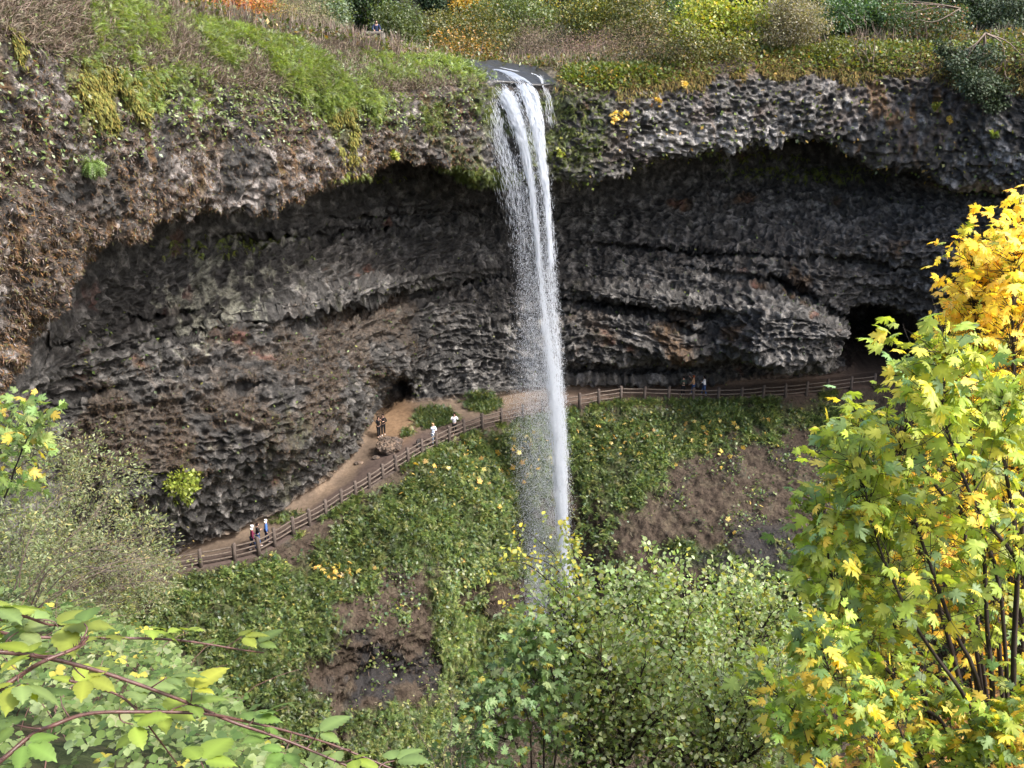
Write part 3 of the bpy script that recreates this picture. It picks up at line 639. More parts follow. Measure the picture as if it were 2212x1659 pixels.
L_ = [
 ('autumn_shrub','orange red autumn shrub at the top left behind the grassy cliff edge','shrub',480,8,95,30,84,ORG,2600,.2),
 ('autumn_shrub','small yellow orange shrub between the red shrub and the pale brush','shrub',590,30,40,26,86,[(.45,.3,.07,2),(.25,.25,.07,2)],1000,.2),
 ('brush_shrub','pale dry brush above the left cliff edge','shrub',640,42,85,52,80,[(.2,.2,.09,2),(.24,.19,.14,2),(.14,.15,.06,1)],4200,.16),
 ('leafy_shrub','grey green leafy shrub left of the stone lookout','shrub',715,38,62,52,84,PALEG,3600,.2),
 ('broadleaf_tree','tall dark green tree behind the stone lookout','tree',800,25,80,60,93,MIDG[:1]+DKG,5200,.25),
 ('leafy_shrub','olive green bush between the lookout and the stream','shrub',885,72,72,52,88,[(.075,.1,.035,3),(.1,.13,.05,2),(.05,.07,.02,2)],5200,.19),
 ('conifer_tree','dark blue green conifer above the stream','tree',925,8,45,35,104,DKG,2600,.22),
 ('autumn_tree','yellow orange tree top left of the falls','tree',1030,0,75,22,106,[(.5,.32,.06,3),(.4,.3,.06,1),(.2,.2,.05,1)],2200,.24),
 ('leafy_shrub','wide yellow green shrub overhanging the stream','shrub',1000,62,95,42,92,OLV,5600,.19),
 ('leafy_shrub','mid green shrub above the brink of the falls','shrub',1120,42,85,46,96,[(.09,.13,.04,2),(.12,.15,.05,2),(.06,.08,.03,1)],4600,.2),
 ('leafy_shrub','low shrub with orange leaves at the stream edge','shrub',985,102,75,18,87,[(.2,.14,.05,2),(.09,.1,.03,2),(.4,.22,.06,1)],2200,.17),
 ('brush_shrub','tangled bare brush beside the stream right of the brink','shrub',1130,92,80,36,90,DRYB,3600,.15),
 ('brush_shrub','reddish brown bare brush above the brink right side','shrub',1255,95,85,52,90,[(.2,.135,.11,3),(.15,.1,.08,2),(.12,.12,.05,.8)],4200,.16),
 ('leafy_shrub','yellow flecked green shrub top centre right','shrub',1250,28,90,44,99,[(.16,.18,.05,2),(.1,.13,.04,2),(.4,.33,.08,.6)],4800,.2),
 ('conifer_tree','dark narrow conifer behind the yellow flecked shrub','tree',1345,15,30,40,104,DKG,1800,.2),
 ('leafy_shrub','dull green shrub left of the bright yellow green maple','shrub',1400,55,85,66,94,OLV,5600,.2),
 ('brush_shrub','brown dry brush under the dull green shrub','shrub',1380,118,110,34,86,[(.16,.12,.07,3),(.2,.15,.09,2),(.11,.12,.04,1)],4200,.17),
 ('leafy_shrub','dark green bush behind the bright maple on the rim','shrub',1490,38,60,52,100,MIDG,3200,.22),
 ('vine_maple','bright yellow green maple on the right rim','tree',1562,42,82,52,88,YELG,4200,.26),
 ('leafy_shrub','dull olive bush under the bright maple','shrub',1530,112,85,34,86,OLV,3800,.18),
 ('lichen_shrub','pale lichen grey shrub right of the bright maple','shrub',1705,55,76,72,88,[(.2,.185,.1,3),(.16,.15,.1,2),(.22,.2,.15,1.5)],5600,.15),
 ('leafy_shrub','deep green leafy bush on the right rim','shrub',1870,48,95,46,90,[(.05,.105,.035,3),(.07,.13,.05,2),(.03,.06,.02,2)],5600,.22),
 ('leafy_shrub','mixed green and rust bush right of the deep green bush','shrub',1990,62,80,46,91,[(.07,.1,.035,3),(.05,.07,.03,2),(.2,.1,.05,.7)],4200,.2),
 ('leafy_shrub','small yellow green bush hanging below the deep green bush','shrub',1790,118,50,28,86,[(.12,.14,.04,2),(.09,.11,.03,2)],1800,.18),
 ('conifer_tree','dark conifer at the top right behind the leaning trunk','tree',2080,15,70,50,98,DKG,4200,.22),
 ('conifer_tree','grey green conifer in the top right corner','tree',2190,55,60,75,93,[(.06,.085,.05,3),(.04,.06,.03,2)],5000,.2),
]
for i, a in enumerate(L_):
    nm, lb, ct, x, y, rx, ry, Y, cols, n, sz = a
    rim_plant(nm, lb, ct, x, y, rx * 1.3, ry * 1.35, Y, cols, int(n * 1.7), sz * 1.05, seed=i, mat=M_CONIF if 'conifer' in nm else (M_DRY if 'brush' in nm else None),
              bark=M_TWIG if 'brush' in nm or 'lichen' in nm else None, tmpl=T_BLADE if 'brush' in nm else (T_RHOMB), wid=.22 if 'brush' in nm else 1., nb=9, ntw=90)
# bare pale sapling and hanging conifer boughs on the right cliff
def bare(name, label, x, y, base, tips, Y, r0=.05, cat_='dead tree', sub=3, group='bare branches on the cliffs'):
    b = P(*base, Y); root = empty(name, b); tag(root, label, cat_, group); L = []
    rng = np.random.default_rng(int(x))
    for tp in tips:
        e = P(*tp, Y + rng.uniform(-.5, .5)); m = (b + e) / 2 + rng.normal(size=3) * .08 * np.linalg.norm(e - b)
        ln = smooth_line([b, m, e], 8); L.append((ln, np.linspace(r0, r0 * .25, 8), 4))
        for j in range(sub):
            p = ln[int(rng.integers(3, 8))]; d = unit(e - b) * .7 + rdir(1, rng)[0] * .6; q = p + d * np.linalg.norm(e - b) * rng.uniform(.15, .35)
            L.append((smooth_line([p, (p + q) / 2 + rng.normal(size=3) * .05, q], 4), np.linspace(r0 * .4, r0 * .15, 4), 3))
    tubes('branches', L, M_TWIG, root); return root
bare('bare_sapling', 'dead bare sapling leaning on the right cliff edge', 1855, 100, (1883, 168), [(1850, 55), (1836, 62), (1872, 48), (1826, 80), (1890, 70)], 84, .045, sub=9)
bare('exposed_root', 'forked bare roots fanning down the top right cliff', 2100, 80, (2128, 72), [(2078, 152), (2100, 190), (2122, 250), (2212, 125), (2060, 120), (2150, 200), (2170, 170)], 81, .07)
bare('hanging_branch', 'long thin pale twig hanging at the right below the roots', 2105, 200, (2092, 185), [(2112, 285), (2100, 262)], 81.5, .03)
bare('leaning_branch', 'grey bare branch reaching left over the top right rim', 2000, 20, (2075, 18), [(1965, 2), (1960, 30), (1985, 42), (1930, 8)], 86, .06)
for i, (x, y, rx, ry, nn, lb) in enumerate([(2150, 190, 76, 66, 4600, 'drooping grey green conifer bough on the right cliff'), (2110, 125, 72, 50, 3000, 'drooping conifer bough just under the bare roots'), (2045, 112, 30, 32, 1000, 'small green conifer bough left of the bare roots')]):
    rim_plant('conifer_bough', lb, 'conifer bough', x, y, rx, ry, 81, [(.05,.075,.04,3),(.035,.055,.028,2),(.08,.1,.06,1)], nn, .2, seed=60 + i, mat=M_CONIF, basey=y - ry, nb=6, group='conifer boughs hanging on the right cliff')
# wild saplings, ferns and leaf clusters on the cliffs
SAP = [(1325, 250, 14, 'yellow orange leaf cluster on the cliff right of the falls', YEL), (1348, 248, 13, 'orange leaf cluster just right of the yellow one', YEL), (1478, 184, 10, 'lone orange sapling under the golden moss', YEL), (1412, 220, 11, 'rusty sapling on the dark right cliff', ORG[1:] + YEL),
       (1205, 330, 12, 'yellow green sapling just right of the falls high up', YELG), (852, 333, 12, 'yellow green plant hanging on the lip left of the falls', YELG), (2060, 262, 12, 'pale orange sapling under the right conifer boughs', YEL),
       (2025, 228, 16, 'yellow green vine trailing on the right cliff', YELG), (2160, 300, 24, 'bright green plant at the far right under the boughs', [(.13,.18,.03,2),(.2,.24,.05,1)])]
for i, (x, y, r, lb, cols) in enumerate(SAP):
    Yr = float(np.interp(x, SX, FAS)) - .6
    rim_plant('sapling', lb, 'sapling', x, y, r * 1.15, r * .95, Yr, cols, int(22 + r * 3), .26, seed=80 + i, basey=y + 4, nb=3, tmpl=T_MAPLE, group='small saplings on the cliff faces', ntw=8, r0=.02)
rim_plant('fern', 'single bright green fern on the left cliff face', 'fern', 204, 357, 20, 18, 48.6, [(.13,.2,.055,3),(.17,.24,.08,1)], 420, .5, seed=95, basey=368, nb=3, tmpl=T_FROND, ntw=8, r0=.02, group=None, up=.6, drop=-.5)
rim_plant('vine_maple', 'yellow green bush on the lower left inner wall', 'shrub', 388, 1045, 42, 60, 60.3, [(.24,.3,.05,3),(.17,.22,.04,2),(.3,.34,.07,1)], 2300, .24, seed=97, basey=1110, nb=8, group=None, ntw=30, r0=.03)
# forest behind: separate trees filling the top
rng = np.random.default_rng(5)
KIND = [('conifer_tree', 'dark forest conifer standing far back above the rim', DKG, M_CONIF), ('broadleaf_tree', 'green broadleaf tree standing far back above the rim', MIDG, None), ('autumn_tree', 'yellowing tree standing far back above the rim', OLV + YEL[:1], None)]
for i in range(34):
    k = [0, 1, 0, 2][i % 4]; x = -100 + 2450 * (i + rng.uniform(-.3, .3)) / 34; Y = 112 + rng.uniform(-6, 12) - (12 if x < 700 else 0)
    nm, lb, cols, mt = KIND[k]; b = P(x, 60, Y); gz = ground_z(b[0], b[1]); h = 9 + rng.uniform(0, 5)
    bl = [(np.array([b[0] + rng.uniform(-2, 2), b[1] + rng.uniform(-1.5, 1.5), gz + h * (.18 + .75 * j / 7)]), (3.2 if k else 3.3 * (1.1 - j / 8)) * rng.uniform(.8, 1.1), .6) for j in range(8)]
    plant(nm, lb, 'tree', (b[0], b[1], gz - .3), bl, 2600, .34, cols, T_RHOMB, {0: 'forest conifers behind the rim', 1: 'forest broadleaf trees behind the rim', 2: 'yellowing forest trees behind the rim'}[k], r0=.22, mat=mt, rng=rng)

# ------------------------------------------------------------------ the near hillside under the lookout
NX = np.array([-500, 0, 300, 500, 700, 1100, 1600, 2000, 2400, 2900.])
def nr_(Y, ys): return P(NX, ys, np.full(len(NX), float(Y)))
near = np.stack([P(NX * 0 + np.linspace(-4000, 6000, 10), 2500, -1.0 + 0 * NX) * 0 + np.stack([np.linspace(-9, 9, 10), np.full(10, -1.5), np.full(10, EYE - 1.6)], -1),
    np.stack([np.linspace(-8, 8, 10), np.full(10, .6), np.full(10, EYE - 1.9)], -1),
    nr_(3, [1960, 1960, 1980, 2010, 2040, 2060, 2020, 1960, 1920, 1900]), nr_(6, [1640, 1650, 1690, 1740, 1800, 1980, 1900, 1780, 1740, 1740]),
    nr_(10, [1400, 1430, 1480, 1600, 1800, 2000, 1820, 1690, 1620, 1600]), nr_(15, [1280, 1320, 1400, 1640, 1950, 2080, 1800, 1580, 1500, 1480]),
    nr_(20, [1240, 1290, 1430, 1760, 2050, 2100, 1840, 1560, 1440, 1400]), nr_(27, [1400, 1450, 1650, 1950, 2250, 2300, 2050, 1800, 1700, 1650]), nr_(34, [2000] * 10), nr_(36, [3300] * 10)])
NB = cr(np.swapaxes(near, 0, 1), np.linspace(0, 9, 260)); NB = cr(np.swapaxes(NB, 0, 1), np.linspace(0, 9, 240))
NB[..., 2] += .22 * fbm(NB.astype(np.float32), 1.6, 3) * sstep(2, 5, NB[..., 1])
fi = (np.arange(239)[:, None] * 260 + np.arange(259)[None]).ravel()
nc = mixc(np.broadcast_to(C3(.05, .04, .022), NB.shape).copy(), C3(.03, .04, .015), sstep(-.2, .4, fbm(NB.astype(np.float32), 1.1, 2)))
xn = view_of(NB)[0]; nc = mixc(nc, C3(.3, .17, .06), sstep(1750, 1900, xn) * (NB[..., 1] > 10) * sstep(-.3, .3, fbm(NB.astype(np.float32), .5, 2)))
o = mesh_np('near_hillside', NB.reshape(-1, 3), np.stack([fi, fi + 1, fi + 261, fi + 260], -1), M_BANK, col=nc.reshape(-1, 3), smooth=True); o['kind'] = 'structure'
def near_points(mask, n, rng=RNG):
    e = np.linalg.norm(NB[1:, :-1] - NB[:-1, :-1], axis=-1) * np.linalg.norm(NB[:-1, 1:] - NB[:-1, :-1], axis=-1)
    w = (e * mask[:-1, :-1]).ravel(); cs = np.cumsum(w); k = np.clip(np.searchsorted(cs, rng.random(n) * cs[-1]), 0, len(w) - 1)
    r, c = np.divmod(k, 259); fu, fv = rng.random((n, 1)), rng.random((n, 1))
    return NB[r, c] * (1 - fu) * (1 - fv) + NB[r, c + 1] * fu * (1 - fv) + NB[r + 1, c] * (1 - fu) * fv + NB[r + 1, c + 1] * fu * fv
def near_z(x, y): 
    d = (NB[..., 0] - x) ** 2 + (NB[..., 1] - y) ** 2; return float(NB.reshape(-1, 3)[np.argmin(d)][2])
xn, yn = view_of(NB)
BR = [(.13,.19,.055,3),(.18,.24,.085,2),(.08,.125,.035,2.5),(.25,.3,.14,1),(.4,.38,.07,.35)]
# bramble bed: leaflets in threes
mk = ((NB[..., 1] > 5.2) & (NB[..., 1] < 22) & (xn < 900) & (xn > -420)).astype(float) * (1 + 2. * ((NB[..., 1] > 6) & (NB[..., 1] < 12)))
n = 9500; p = near_points(mk, n); p = p + np.array([0, 0, 1.]) * (RNG.random((n, 1)) ** .8 * .55 + .05); p[:, 0] += RNG.normal(size=n) * .1
az = RNG.uniform(0, 2 * math.pi, n); parts = []
nn = unit(rdir(n) * .55 + np.array([0, -.15, 1.]))
cc = pick(BR, n)
for j in range(3):
    a = az + (j - 1) * 1.15; d = np.stack([np.cos(a), np.sin(a), RNG.uniform(-.35, .15, n)], -1); d = unit(d - nn * (d * nn).sum(-1, keepdims=True) * .7)
    s = unit(np.cross(d, nn)); L = .072 * RNG.uniform(.6, 1.3, n); parts.append(inst(T_OVAL[0] * A((1.15,1,1)), T_OVAL[1], p + d * .012, s, d, np.cross(s, d), np.stack([L] * 3, 1), cc * (1 + .1 * RNG.uniform(-1, 1, (n, 1)))))
V, F, Cc = cat3(parts); tag(mesh_np('bramble_bed', V, F, M_NEAR, None, Cc), 'low brambles covering the slope at the lower left', None, None, 'stuff')
# stalks in the bed
L = []
for i in range(420):
    q = near_points(mk, 1)[0]; e = q + np.array([RNG.normal() * .5, RNG.normal() * .4, RNG.uniform(.2, .6)]); L.append((smooth_line([q, (q + e) / 2 + np.array([0, 0, .15]), e], 5), np.linspace(.006, .003, 5), 3))
tag(tubes('bramble_stems', L, plain_mat('bramble stem', (.13, .07, .06), .6, .3), None), 'thin reddish stems between the brambles', None, None, 'stuff')
# leaf litter and low plants under the right trees
mk2 = ((NB[..., 1] > 7) & (NB[..., 1] < 24) & (xn > 1250)).astype(float)
n = 9000; p = near_points(mk2, n) + np.array([0, 0, .04]); s, d, nr = orient(n, None, .8, 1.); Lr = .15 * RNG.uniform(.6, 1.3, n)
V, F, Cc = inst(T_MAPLE[0], T_MAPLE[1], p, s, d, nr, Lr, pick([(.5,.3,.07,3),(.6,.4,.1,2),(.3,.16,.06,2),(.12,.16,.04,1.5)], n)); tag(mesh_np('leaf_litter', V, F, M_NEAR, None, Cc), 'fallen yellow maple leaves on the slope at the lower right', None, None, 'stuff')

# ------------------------------------------------------------------ trees and bushes in front
def limb_tree(name, label, catg, limbs, Y0, tmpl, size, cols, nleaf, per=6, group=None, r0=.05, sp=.6, start=.3, up=.5, mat=M_NEAR, bark=M_BARK, seed=0, twl=.5, yspread=1.2, bias=(0, 0), flat=.7, drop=-.3, wid=1., fine=2):
    """limbs: polylines of bearings from the base up; leaf sprays on twigs along their outer part"""
    rng = np.random.default_rng(900 + seed); Ls, nodes, nd = [], [], []
    allb = []
    for li, lm in enumerate(limbs):
        y0 = Y0 + rng.uniform(-1, 1) * yspread; m = len(lm)
        yy = [(q[2] if len(q) > 2 else Y0 + (y0 - Y0) * (i / (m - 1))) for i, q in enumerate(lm)]
        pts = np.array([P(q[0], q[1], yy[i]) for i, q in enumerate(lm)])
        ln = smooth_line(pts, 26); ln += np.cumsum(rng.normal(size=ln.shape) * .004 * Y0 / 8, 0)
        k = 6 if r0 > .03 else 5
        Ls.append((ln, np.linspace(r0, r0 * .16, 26) * rng.uniform(.7, 1.1), k)); allb.append(pts[0])
        length = np.linalg.norm(np.diff(ln, axis=0), axis=1).sum(); ns = max(4, int(length * (1 - start) * 26 * (8 / Y0) ** .5))
        for j in range(ns):
            t = start + (1 - start) * rng.random() ** .8; f = t * 25; i0 = int(min(f, 24)); p = ln[i0] * (1 - (f - i0)) + ln[i0 + 1] * (f - i0)
            tan = unit(ln[i0 + 1] - ln[i0]); d = unit(tan * .5 + rdir(1, rng)[0] * .8 + np.array([bias[0], 0, bias[1]])); tl = twl * rng.uniform(.35, 1.2) * (1.15 - .6 * t)
            e = p + d * tl; e[2] += .1 * tl; mid = (p + e) / 2 + rng.normal(size=3) * .06 * tl
            tw = smooth_line([p, mid, e], 5); Ls.append((tw, np.linspace(r0 * .16, r0 * .05, 5), 3))
            for q in range(fine):
                a = tw[int(rng.integers(2, 5))]; nodes.append(a); nd.append(d)
            nodes.append(e); nd.append(d)
    base = np.mean(allb, 0)
    root = empty(name, base); tag(root, label, catg, group)
    nodes = np.array(nodes); nd = np.array(nd); k = rng.integers(0, len(nodes), nleaf)
    ti = 1 + .22 * rng.uniform(-1, 1, len(nodes))
    g = rdir(nleaf, rng) * size * sp * rng.uniform(.4, 1.6, (nleaf, 1)); g[:, 2] *= flat; p = nodes[k] + g
    d0 = unit(g) * .6 + nd[k] * .5; d0[:, 2] = d0[:, 2] * .5 + drop
    s, d, nr = orient(nleaf, d0, up, .45, rng)
    Lr = size * rng.uniform(.5, 1.3, nleaf); S = np.stack([Lr * wid * rng.uniform(.7, 1.05, nleaf), Lr, Lr * rng.uniform(.4, 2.2, nleaf)], 1)
    V, F, Cc = inst(tmpl[0], tmpl[1], p, s, d, nr, S, pick(cols, nleaf, rng=rng) * ti[k][:, None], VEIN.get(len(tmpl[0])))
    mesh_np('crown', V, F, mat, root, Cc)
    tubes('trunk', Ls, bark, root)
    return root
MG = [(.27,.34,.07,3),(.36,.43,.08,3),(.2,.3,.13,2),(.26,.33,.06,1.6),(.5,.48,.08,1.2),(.72,.58,.1,.9)]
MY = [(.85,.64,.10,3),(.88,.7,.16,2),(.8,.5,.07,1.2),(.5,.48,.07,.7),(.3,.36,.06,.5)]
MM = [(.28,.36,.06,3),(.2,.29,.06,3),(.6,.5,.09,1.2),(.75,.55,.09,.8),(.15,.24,.09,1.5)]
T2 = (2175, 2050)
limb_tree('bigleaf_maple', 'large green maple reaching in from the right edge, tallest of the green ones', 'tree',
  [[T2, (2148, 1549), (2138, 1406), (2125, 1200), (2098, 986), (2092, 890), (2085, 810)],
   [T2, (2121, 1523), (2055, 1359), (2000, 1200), (1951, 1046), (1950, 950), (2010, 810)],
   [T2, (2190, 1400), (2200, 1200), (2165, 1000), (2150, 930), (2160, 860)],
   [T2, (2260, 1500), (2208, 1246), (2108, 1106), (2051, 963), (2030, 870), (2040, 760)],
   [T2, (2270, 1300), (2250, 1040), (2225, 930)],
   [T2, (2120, 1600), (2030, 1420), (1960, 1300), (1900, 1150), (1880, 1060), (1860, 975)],
   [T2, (2160, 1300), (2040, 1080), (1960, 980), (1900, 940), (1850, 935)],
   [T2, (2300, 1600), (2240, 1420), (2190, 1330), (2100, 1250)]], 9.0, T_MAPLE, .138, MG, 1950, seed=1, twl=.7, bias=(-.15, .1), r0=.031)
limb_tree('bigleaf_maple', 'green maple with arching limbs left of the tallest maple, pointing at the bank', 'tree',
  [[(2080, 2080), (2060, 1620), (1971, 1513), (1878, 1386), (1800, 1250), (1790, 1170), (1775, 1110)],
   [(2080, 2080), (1990, 1640), (1920, 1480), (1850, 1330), (1810, 1260), (1780, 1210)],
   [(2080, 2080), (2030, 1600), (1950, 1400), (1900, 1260), (1880, 1140), (1840, 1060)],
   [(2080, 2080), (2050, 1700), (2000, 1500), (1950, 1350), (1930, 1240), (1900, 1100)],
   [(2080, 2080), (1930, 1620), (1850, 1500), (1800, 1430), (1775, 1350)]], 9.6, T_MAPLE, .135, MG, 1550, seed=2, twl=.65, bias=(-.15, .1), r0=.028)
limb_tree('bigleaf_maple', 'green and yellow maple at the bottom right with dark bare stems', 'tree',
  [[(1990, 2150), (1905, 1656), (1865, 1583), (1800, 1480), (1765, 1400)], [(1990, 2150), (2000, 1700), (1950, 1600), (1900, 1500)],
   [(1990, 2150), (2100, 1720), (2130, 1640), (2160, 1560)], [(1990, 2150), (2060, 1720), (2060, 1600), (2040, 1500)],
   [(1990, 2150), (1850, 1750), (1790, 1650), (1740, 1560), (1690, 1500)], [(1990, 2150), (2180, 1740), (2220, 1620), (2230, 1500)]], 8.6, T_MAPLE, .125, MM, 1400, seed=3, twl=.6, bias=(-.1, .1), r0=.026)
limb_tree('autumn_maple', 'golden yellow maple behind the green maples at the right edge', 'tree',
  [[(2200, 2000), (2210, 1300), (2195, 900), (2185, 700), (2195, 545)], [(2200, 2000), (2180, 1200), (2150, 900), (2110, 680), (2130, 575)],
   [(2200, 2000), (2250, 1000), (2240, 720), (2218, 485)], [(2200, 2000), (2140, 1200), (2080, 950), (2070, 850), (2060, 760)],
   [(2200, 2000), (2200, 1100), (2130, 850), (2110, 700), (2100, 560)], [(2200, 2000), (2100, 1300), (2060, 1050), (2030, 950)], [(2200, 2000), (2230, 1100), (2190, 800), (2150, 660), (2170, 580)], [(2200, 2000), (2060, 1400), (2000, 1200), (1960, 1060)], [(2200, 2000), (2260, 1300), (2210, 1050), (2180, 900)], [(2200, 2000), (2100, 1300), (2090, 1100), (2110, 950)]], 13.2, T_MAPLE, .135, MY, 3700, seed=4, twl=.85, bias=(-.1, .15), r0=.05, mat=M_NEAR)
limb_tree('autumn_maple', 'lower golden maple glimpsed between the dark stems at the right', 'tree',
  [[(2150, 2000), (2100, 1500), (2060, 1300), (2040, 1150)], [(2150, 2000), (2180, 1500), (2200, 1250), (2190, 1080)], [(2150, 2000), (1990, 1560), (1930, 1400), (1900, 1300)], [(2150, 2000), (2100, 1400), (2120, 1200), (2110, 1060)], [(2150, 2000), (2000, 1700), (1900, 1560), (1830, 1480)]], 14.5, T_MAPLE, .15, [(.62,.36,.05,3),(.5,.4,.08,2),(.3,.34,.06,1.5)], 1700, seed=5, twl=.9, r0=.04)
AL = [(.24,.32,.13,3),(.33,.4,.22,2.4),(.18,.26,.08,2.5),(.31,.34,.23,1.4),(.33,.33,.06,.7)]
ALT = (T_OVAL[0] * A((1.25, 1, 1)), T_OVAL[1])
def alder(label, x0, top, Y, w, n, seed, leanx=0, h0=1900):
    lm = [[(x0, h0), (x0 - 2, 1600), (x0 - 3 + leanx * .3, (1600 + top) / 2), (x0 + leanx, top)]]
    rng = np.random.default_rng(seed)
    for i in range(13):
        f = rng.uniform(.1, .9); ys = 1720 - f * (1720 - top); sgn = 1 if i % 2 else -1; ww = w * (1.05 - .55 * f) * rng.uniform(.5, 1.05)
        lm.append([(x0 + leanx * f * .6, ys + 60), (x0 + sgn * ww * .45, ys - 20), (x0 + sgn * ww, ys - 60 - 60 * rng.random())])
    return limb_tree('alder_tree', label, 'tree', lm, Y, ALT,   .095, AL, int(n * 1.6), seed=seed, twl=1.25, r0=.04, sp=1.5, start=.12, bias=(0, .25), yspread=1.2, flat=.8, up=.45, drop=.05, fine=3, group='alders at the bottom centre')
alder('young alder with a slim dark trunk directly below the foot of the falls', 1262, 1340, 16.5, 120, 2900, 21)
alder('young alder between the falls alder and the maples, with a dark straight trunk', 1422, 1255, 17.5, 150, 4600, 22)
alder('rightmost young alder, beside the green maples', 1612, 1300, 18.5, 140, 4300, 23)
alder('low young alder at the bottom edge between two taller trunks', 1340, 1480, 15.5, 150, 2600, 24)
alder('low young alder at the bottom edge beside the maple stems', 1540, 1480, 15.5, 180, 3200, 25)
limb_tree('alder_sapling', 'sparse yellow leaved twigs spreading left in front of the falls', 'sapling',
  [[(1246, 1330), (1180, 1250), (1120, 1215), (1060, 1225)], [(1246, 1300), (1190, 1200), (1130, 1145), (1110, 1143)], [(1246, 1300), (1200, 1230), (1140, 1195), (1080, 1200)],
   [(1250, 1700), (1247, 1450), (1244, 1280), (1236, 1190), (1222, 1150)], [(1246, 1380), (1180, 1330), (1120, 1310), (1090, 1300)], [(1246, 1400), (1170, 1365), (1120, 1350)]], 16.2, ALT, .085, [(.4,.4,.08,2),(.25,.3,.09,2),(.5,.38,.06,1)], 420, seed=30, twl=.35, r0=.016, start=.2, fine=1)
limb_tree('vine_maple', 'small green maple at the bottom centre, left of the alders', 'tree',
  [[(1150, 2000), (1130, 1650), (1080, 1590), (1040, 1520)], [(1150, 2000), (1100, 1700), (1040, 1640), (1010, 1580)], [(1150, 2000), (1180, 1650), (1170, 1500), (1150, 1420)], [(1150, 2000), (1200, 1600), (1195, 1450), (1160, 1360)], [(1150, 2000), (1020, 1700), (960, 1650)], [(1150, 2000), (1150, 1600), (1120, 1520), (1080, 1480)]],
  14.5, T_MAPLE, .135, [(.14,.22,.09,3),(.2,.28,.12,2),(.1,.16,.06,2),(.4,.36,.08,.5)], 1250, seed=31, twl=.8, r0=.03)
limb_tree('hazel_twigs', 'thin bare twigs with tiny leaves left of the small green maple', 'shrub',
  [[(990, 1800), (970, 1600), (962, 1480)], [(990, 1800), (1000, 1650), (1015, 1560)], [(990, 1800), (940, 1650), (880, 1520)], [(990, 1800), (960, 1640), (1000, 1570)]], 13, ALT, .05, [(.3,.32,.12,2),(.2,.22,.1,2)], 260, seed=32, twl=.35, r0=.01, bark=M_TWIG)
# left: willow like bush, maple sprig, dry arching twigs
WL = [(.2,.23,.13,3),(.27,.3,.17,2),(.14,.17,.07,2),(.32,.3,.12,.8)]
WLT = (T_RHOMB[0] * A((.55, 1, 1)), T_RHOMB[1])
def wbush(label, Y, fan, base, n, seed, cols=WL, size=.07, twl=.8):
    return limb_tree('willow_bush', label, 'bush', [[base, ((base[0] * .6 + x * .4), (base[1] * .55 + y * .45)), (x * .9 + base[0] * .1, y * .9 + base[1] * .1), (x, y)] for x, y in fan], Y, WLT, size, cols, n, seed=seed, twl=twl, r0=.014, sp=1.4, start=.25, bark=M_TWIG, flat=.9, up=.4, drop=.1, fine=3, group='willow bushes at the left')
wbush('fine leaved willow bush left of the trail end, highest of its kind', 17, [(40, 990), (90, 960), (140, 955), (190, 975), (235, 1010), (260, 1050), (160, 1040), (60, 1060), (210, 1100), (120, 1120)], (60, 1420), 6500, 41)
wbush('fine leaved willow bush leaning right toward the trail fence', 15.5, [(300, 1130), (330, 1180), (345, 1240), (290, 1230), (240, 1150), (330, 1300), (260, 1290), (200, 1200), (150, 1160)], (120, 1450), 6500, 42)
wbush('low willow bush at the left edge of the photo', 13.5, [(10, 1110), (60, 1130), (110, 1180), (20, 1180), (160, 1240), (80, 1240), (220, 1310), (150, 1330)], (30, 1500), 5200, 43)
limb_tree('bigleaf_maple', 'small maple with yellow green leaves at the left edge', 'tree',
  [[(-60, 1300), (-20, 1060), (20, 930), (40, 880)], [(-60, 1300), (10, 1080), (60, 950), (90, 890)], [(-60, 1300), (-10, 1100), (30, 1020), (80, 985)], [(-60, 1300), (-30, 1000), (-10, 890)]], 15, T_MAPLE, .15, [(.24,.32,.1,3),(.16,.24,.08,2),(.5,.4,.08,1)], 330, seed=44, twl=.6, r0=.02)
limb_tree('dry_twigs', 'tangle of dry bare twigs arching right above the brambles', 'dead shrub',
  [[(60, 1330), (150, 1260), (250, 1215), (345, 1205)], [(60, 1330), (130, 1235), (230, 1180), (330, 1165)], [(60, 1330), (160, 1230), (260, 1230), (375, 1215)], [(40, 1300), (130, 1180), (200, 1120), (258, 1050)], [(60, 1340), (180, 1290), (280, 1260), (370, 1245)],
   [(60, 1330), (100, 1240), (190, 1190), (300, 1200)], [(60, 1330), (200, 1250), (300, 1225), (350, 1260)], [(30, 1280), (70, 1150), (120, 1080), (175, 1045)]], 12.5, WLT, .04, [(.3,.25,.12,1)], 260, seed=45, twl=.9, r0=.012, bark=M_TWIG, start=.2, bias=(.4, .05), fine=1)

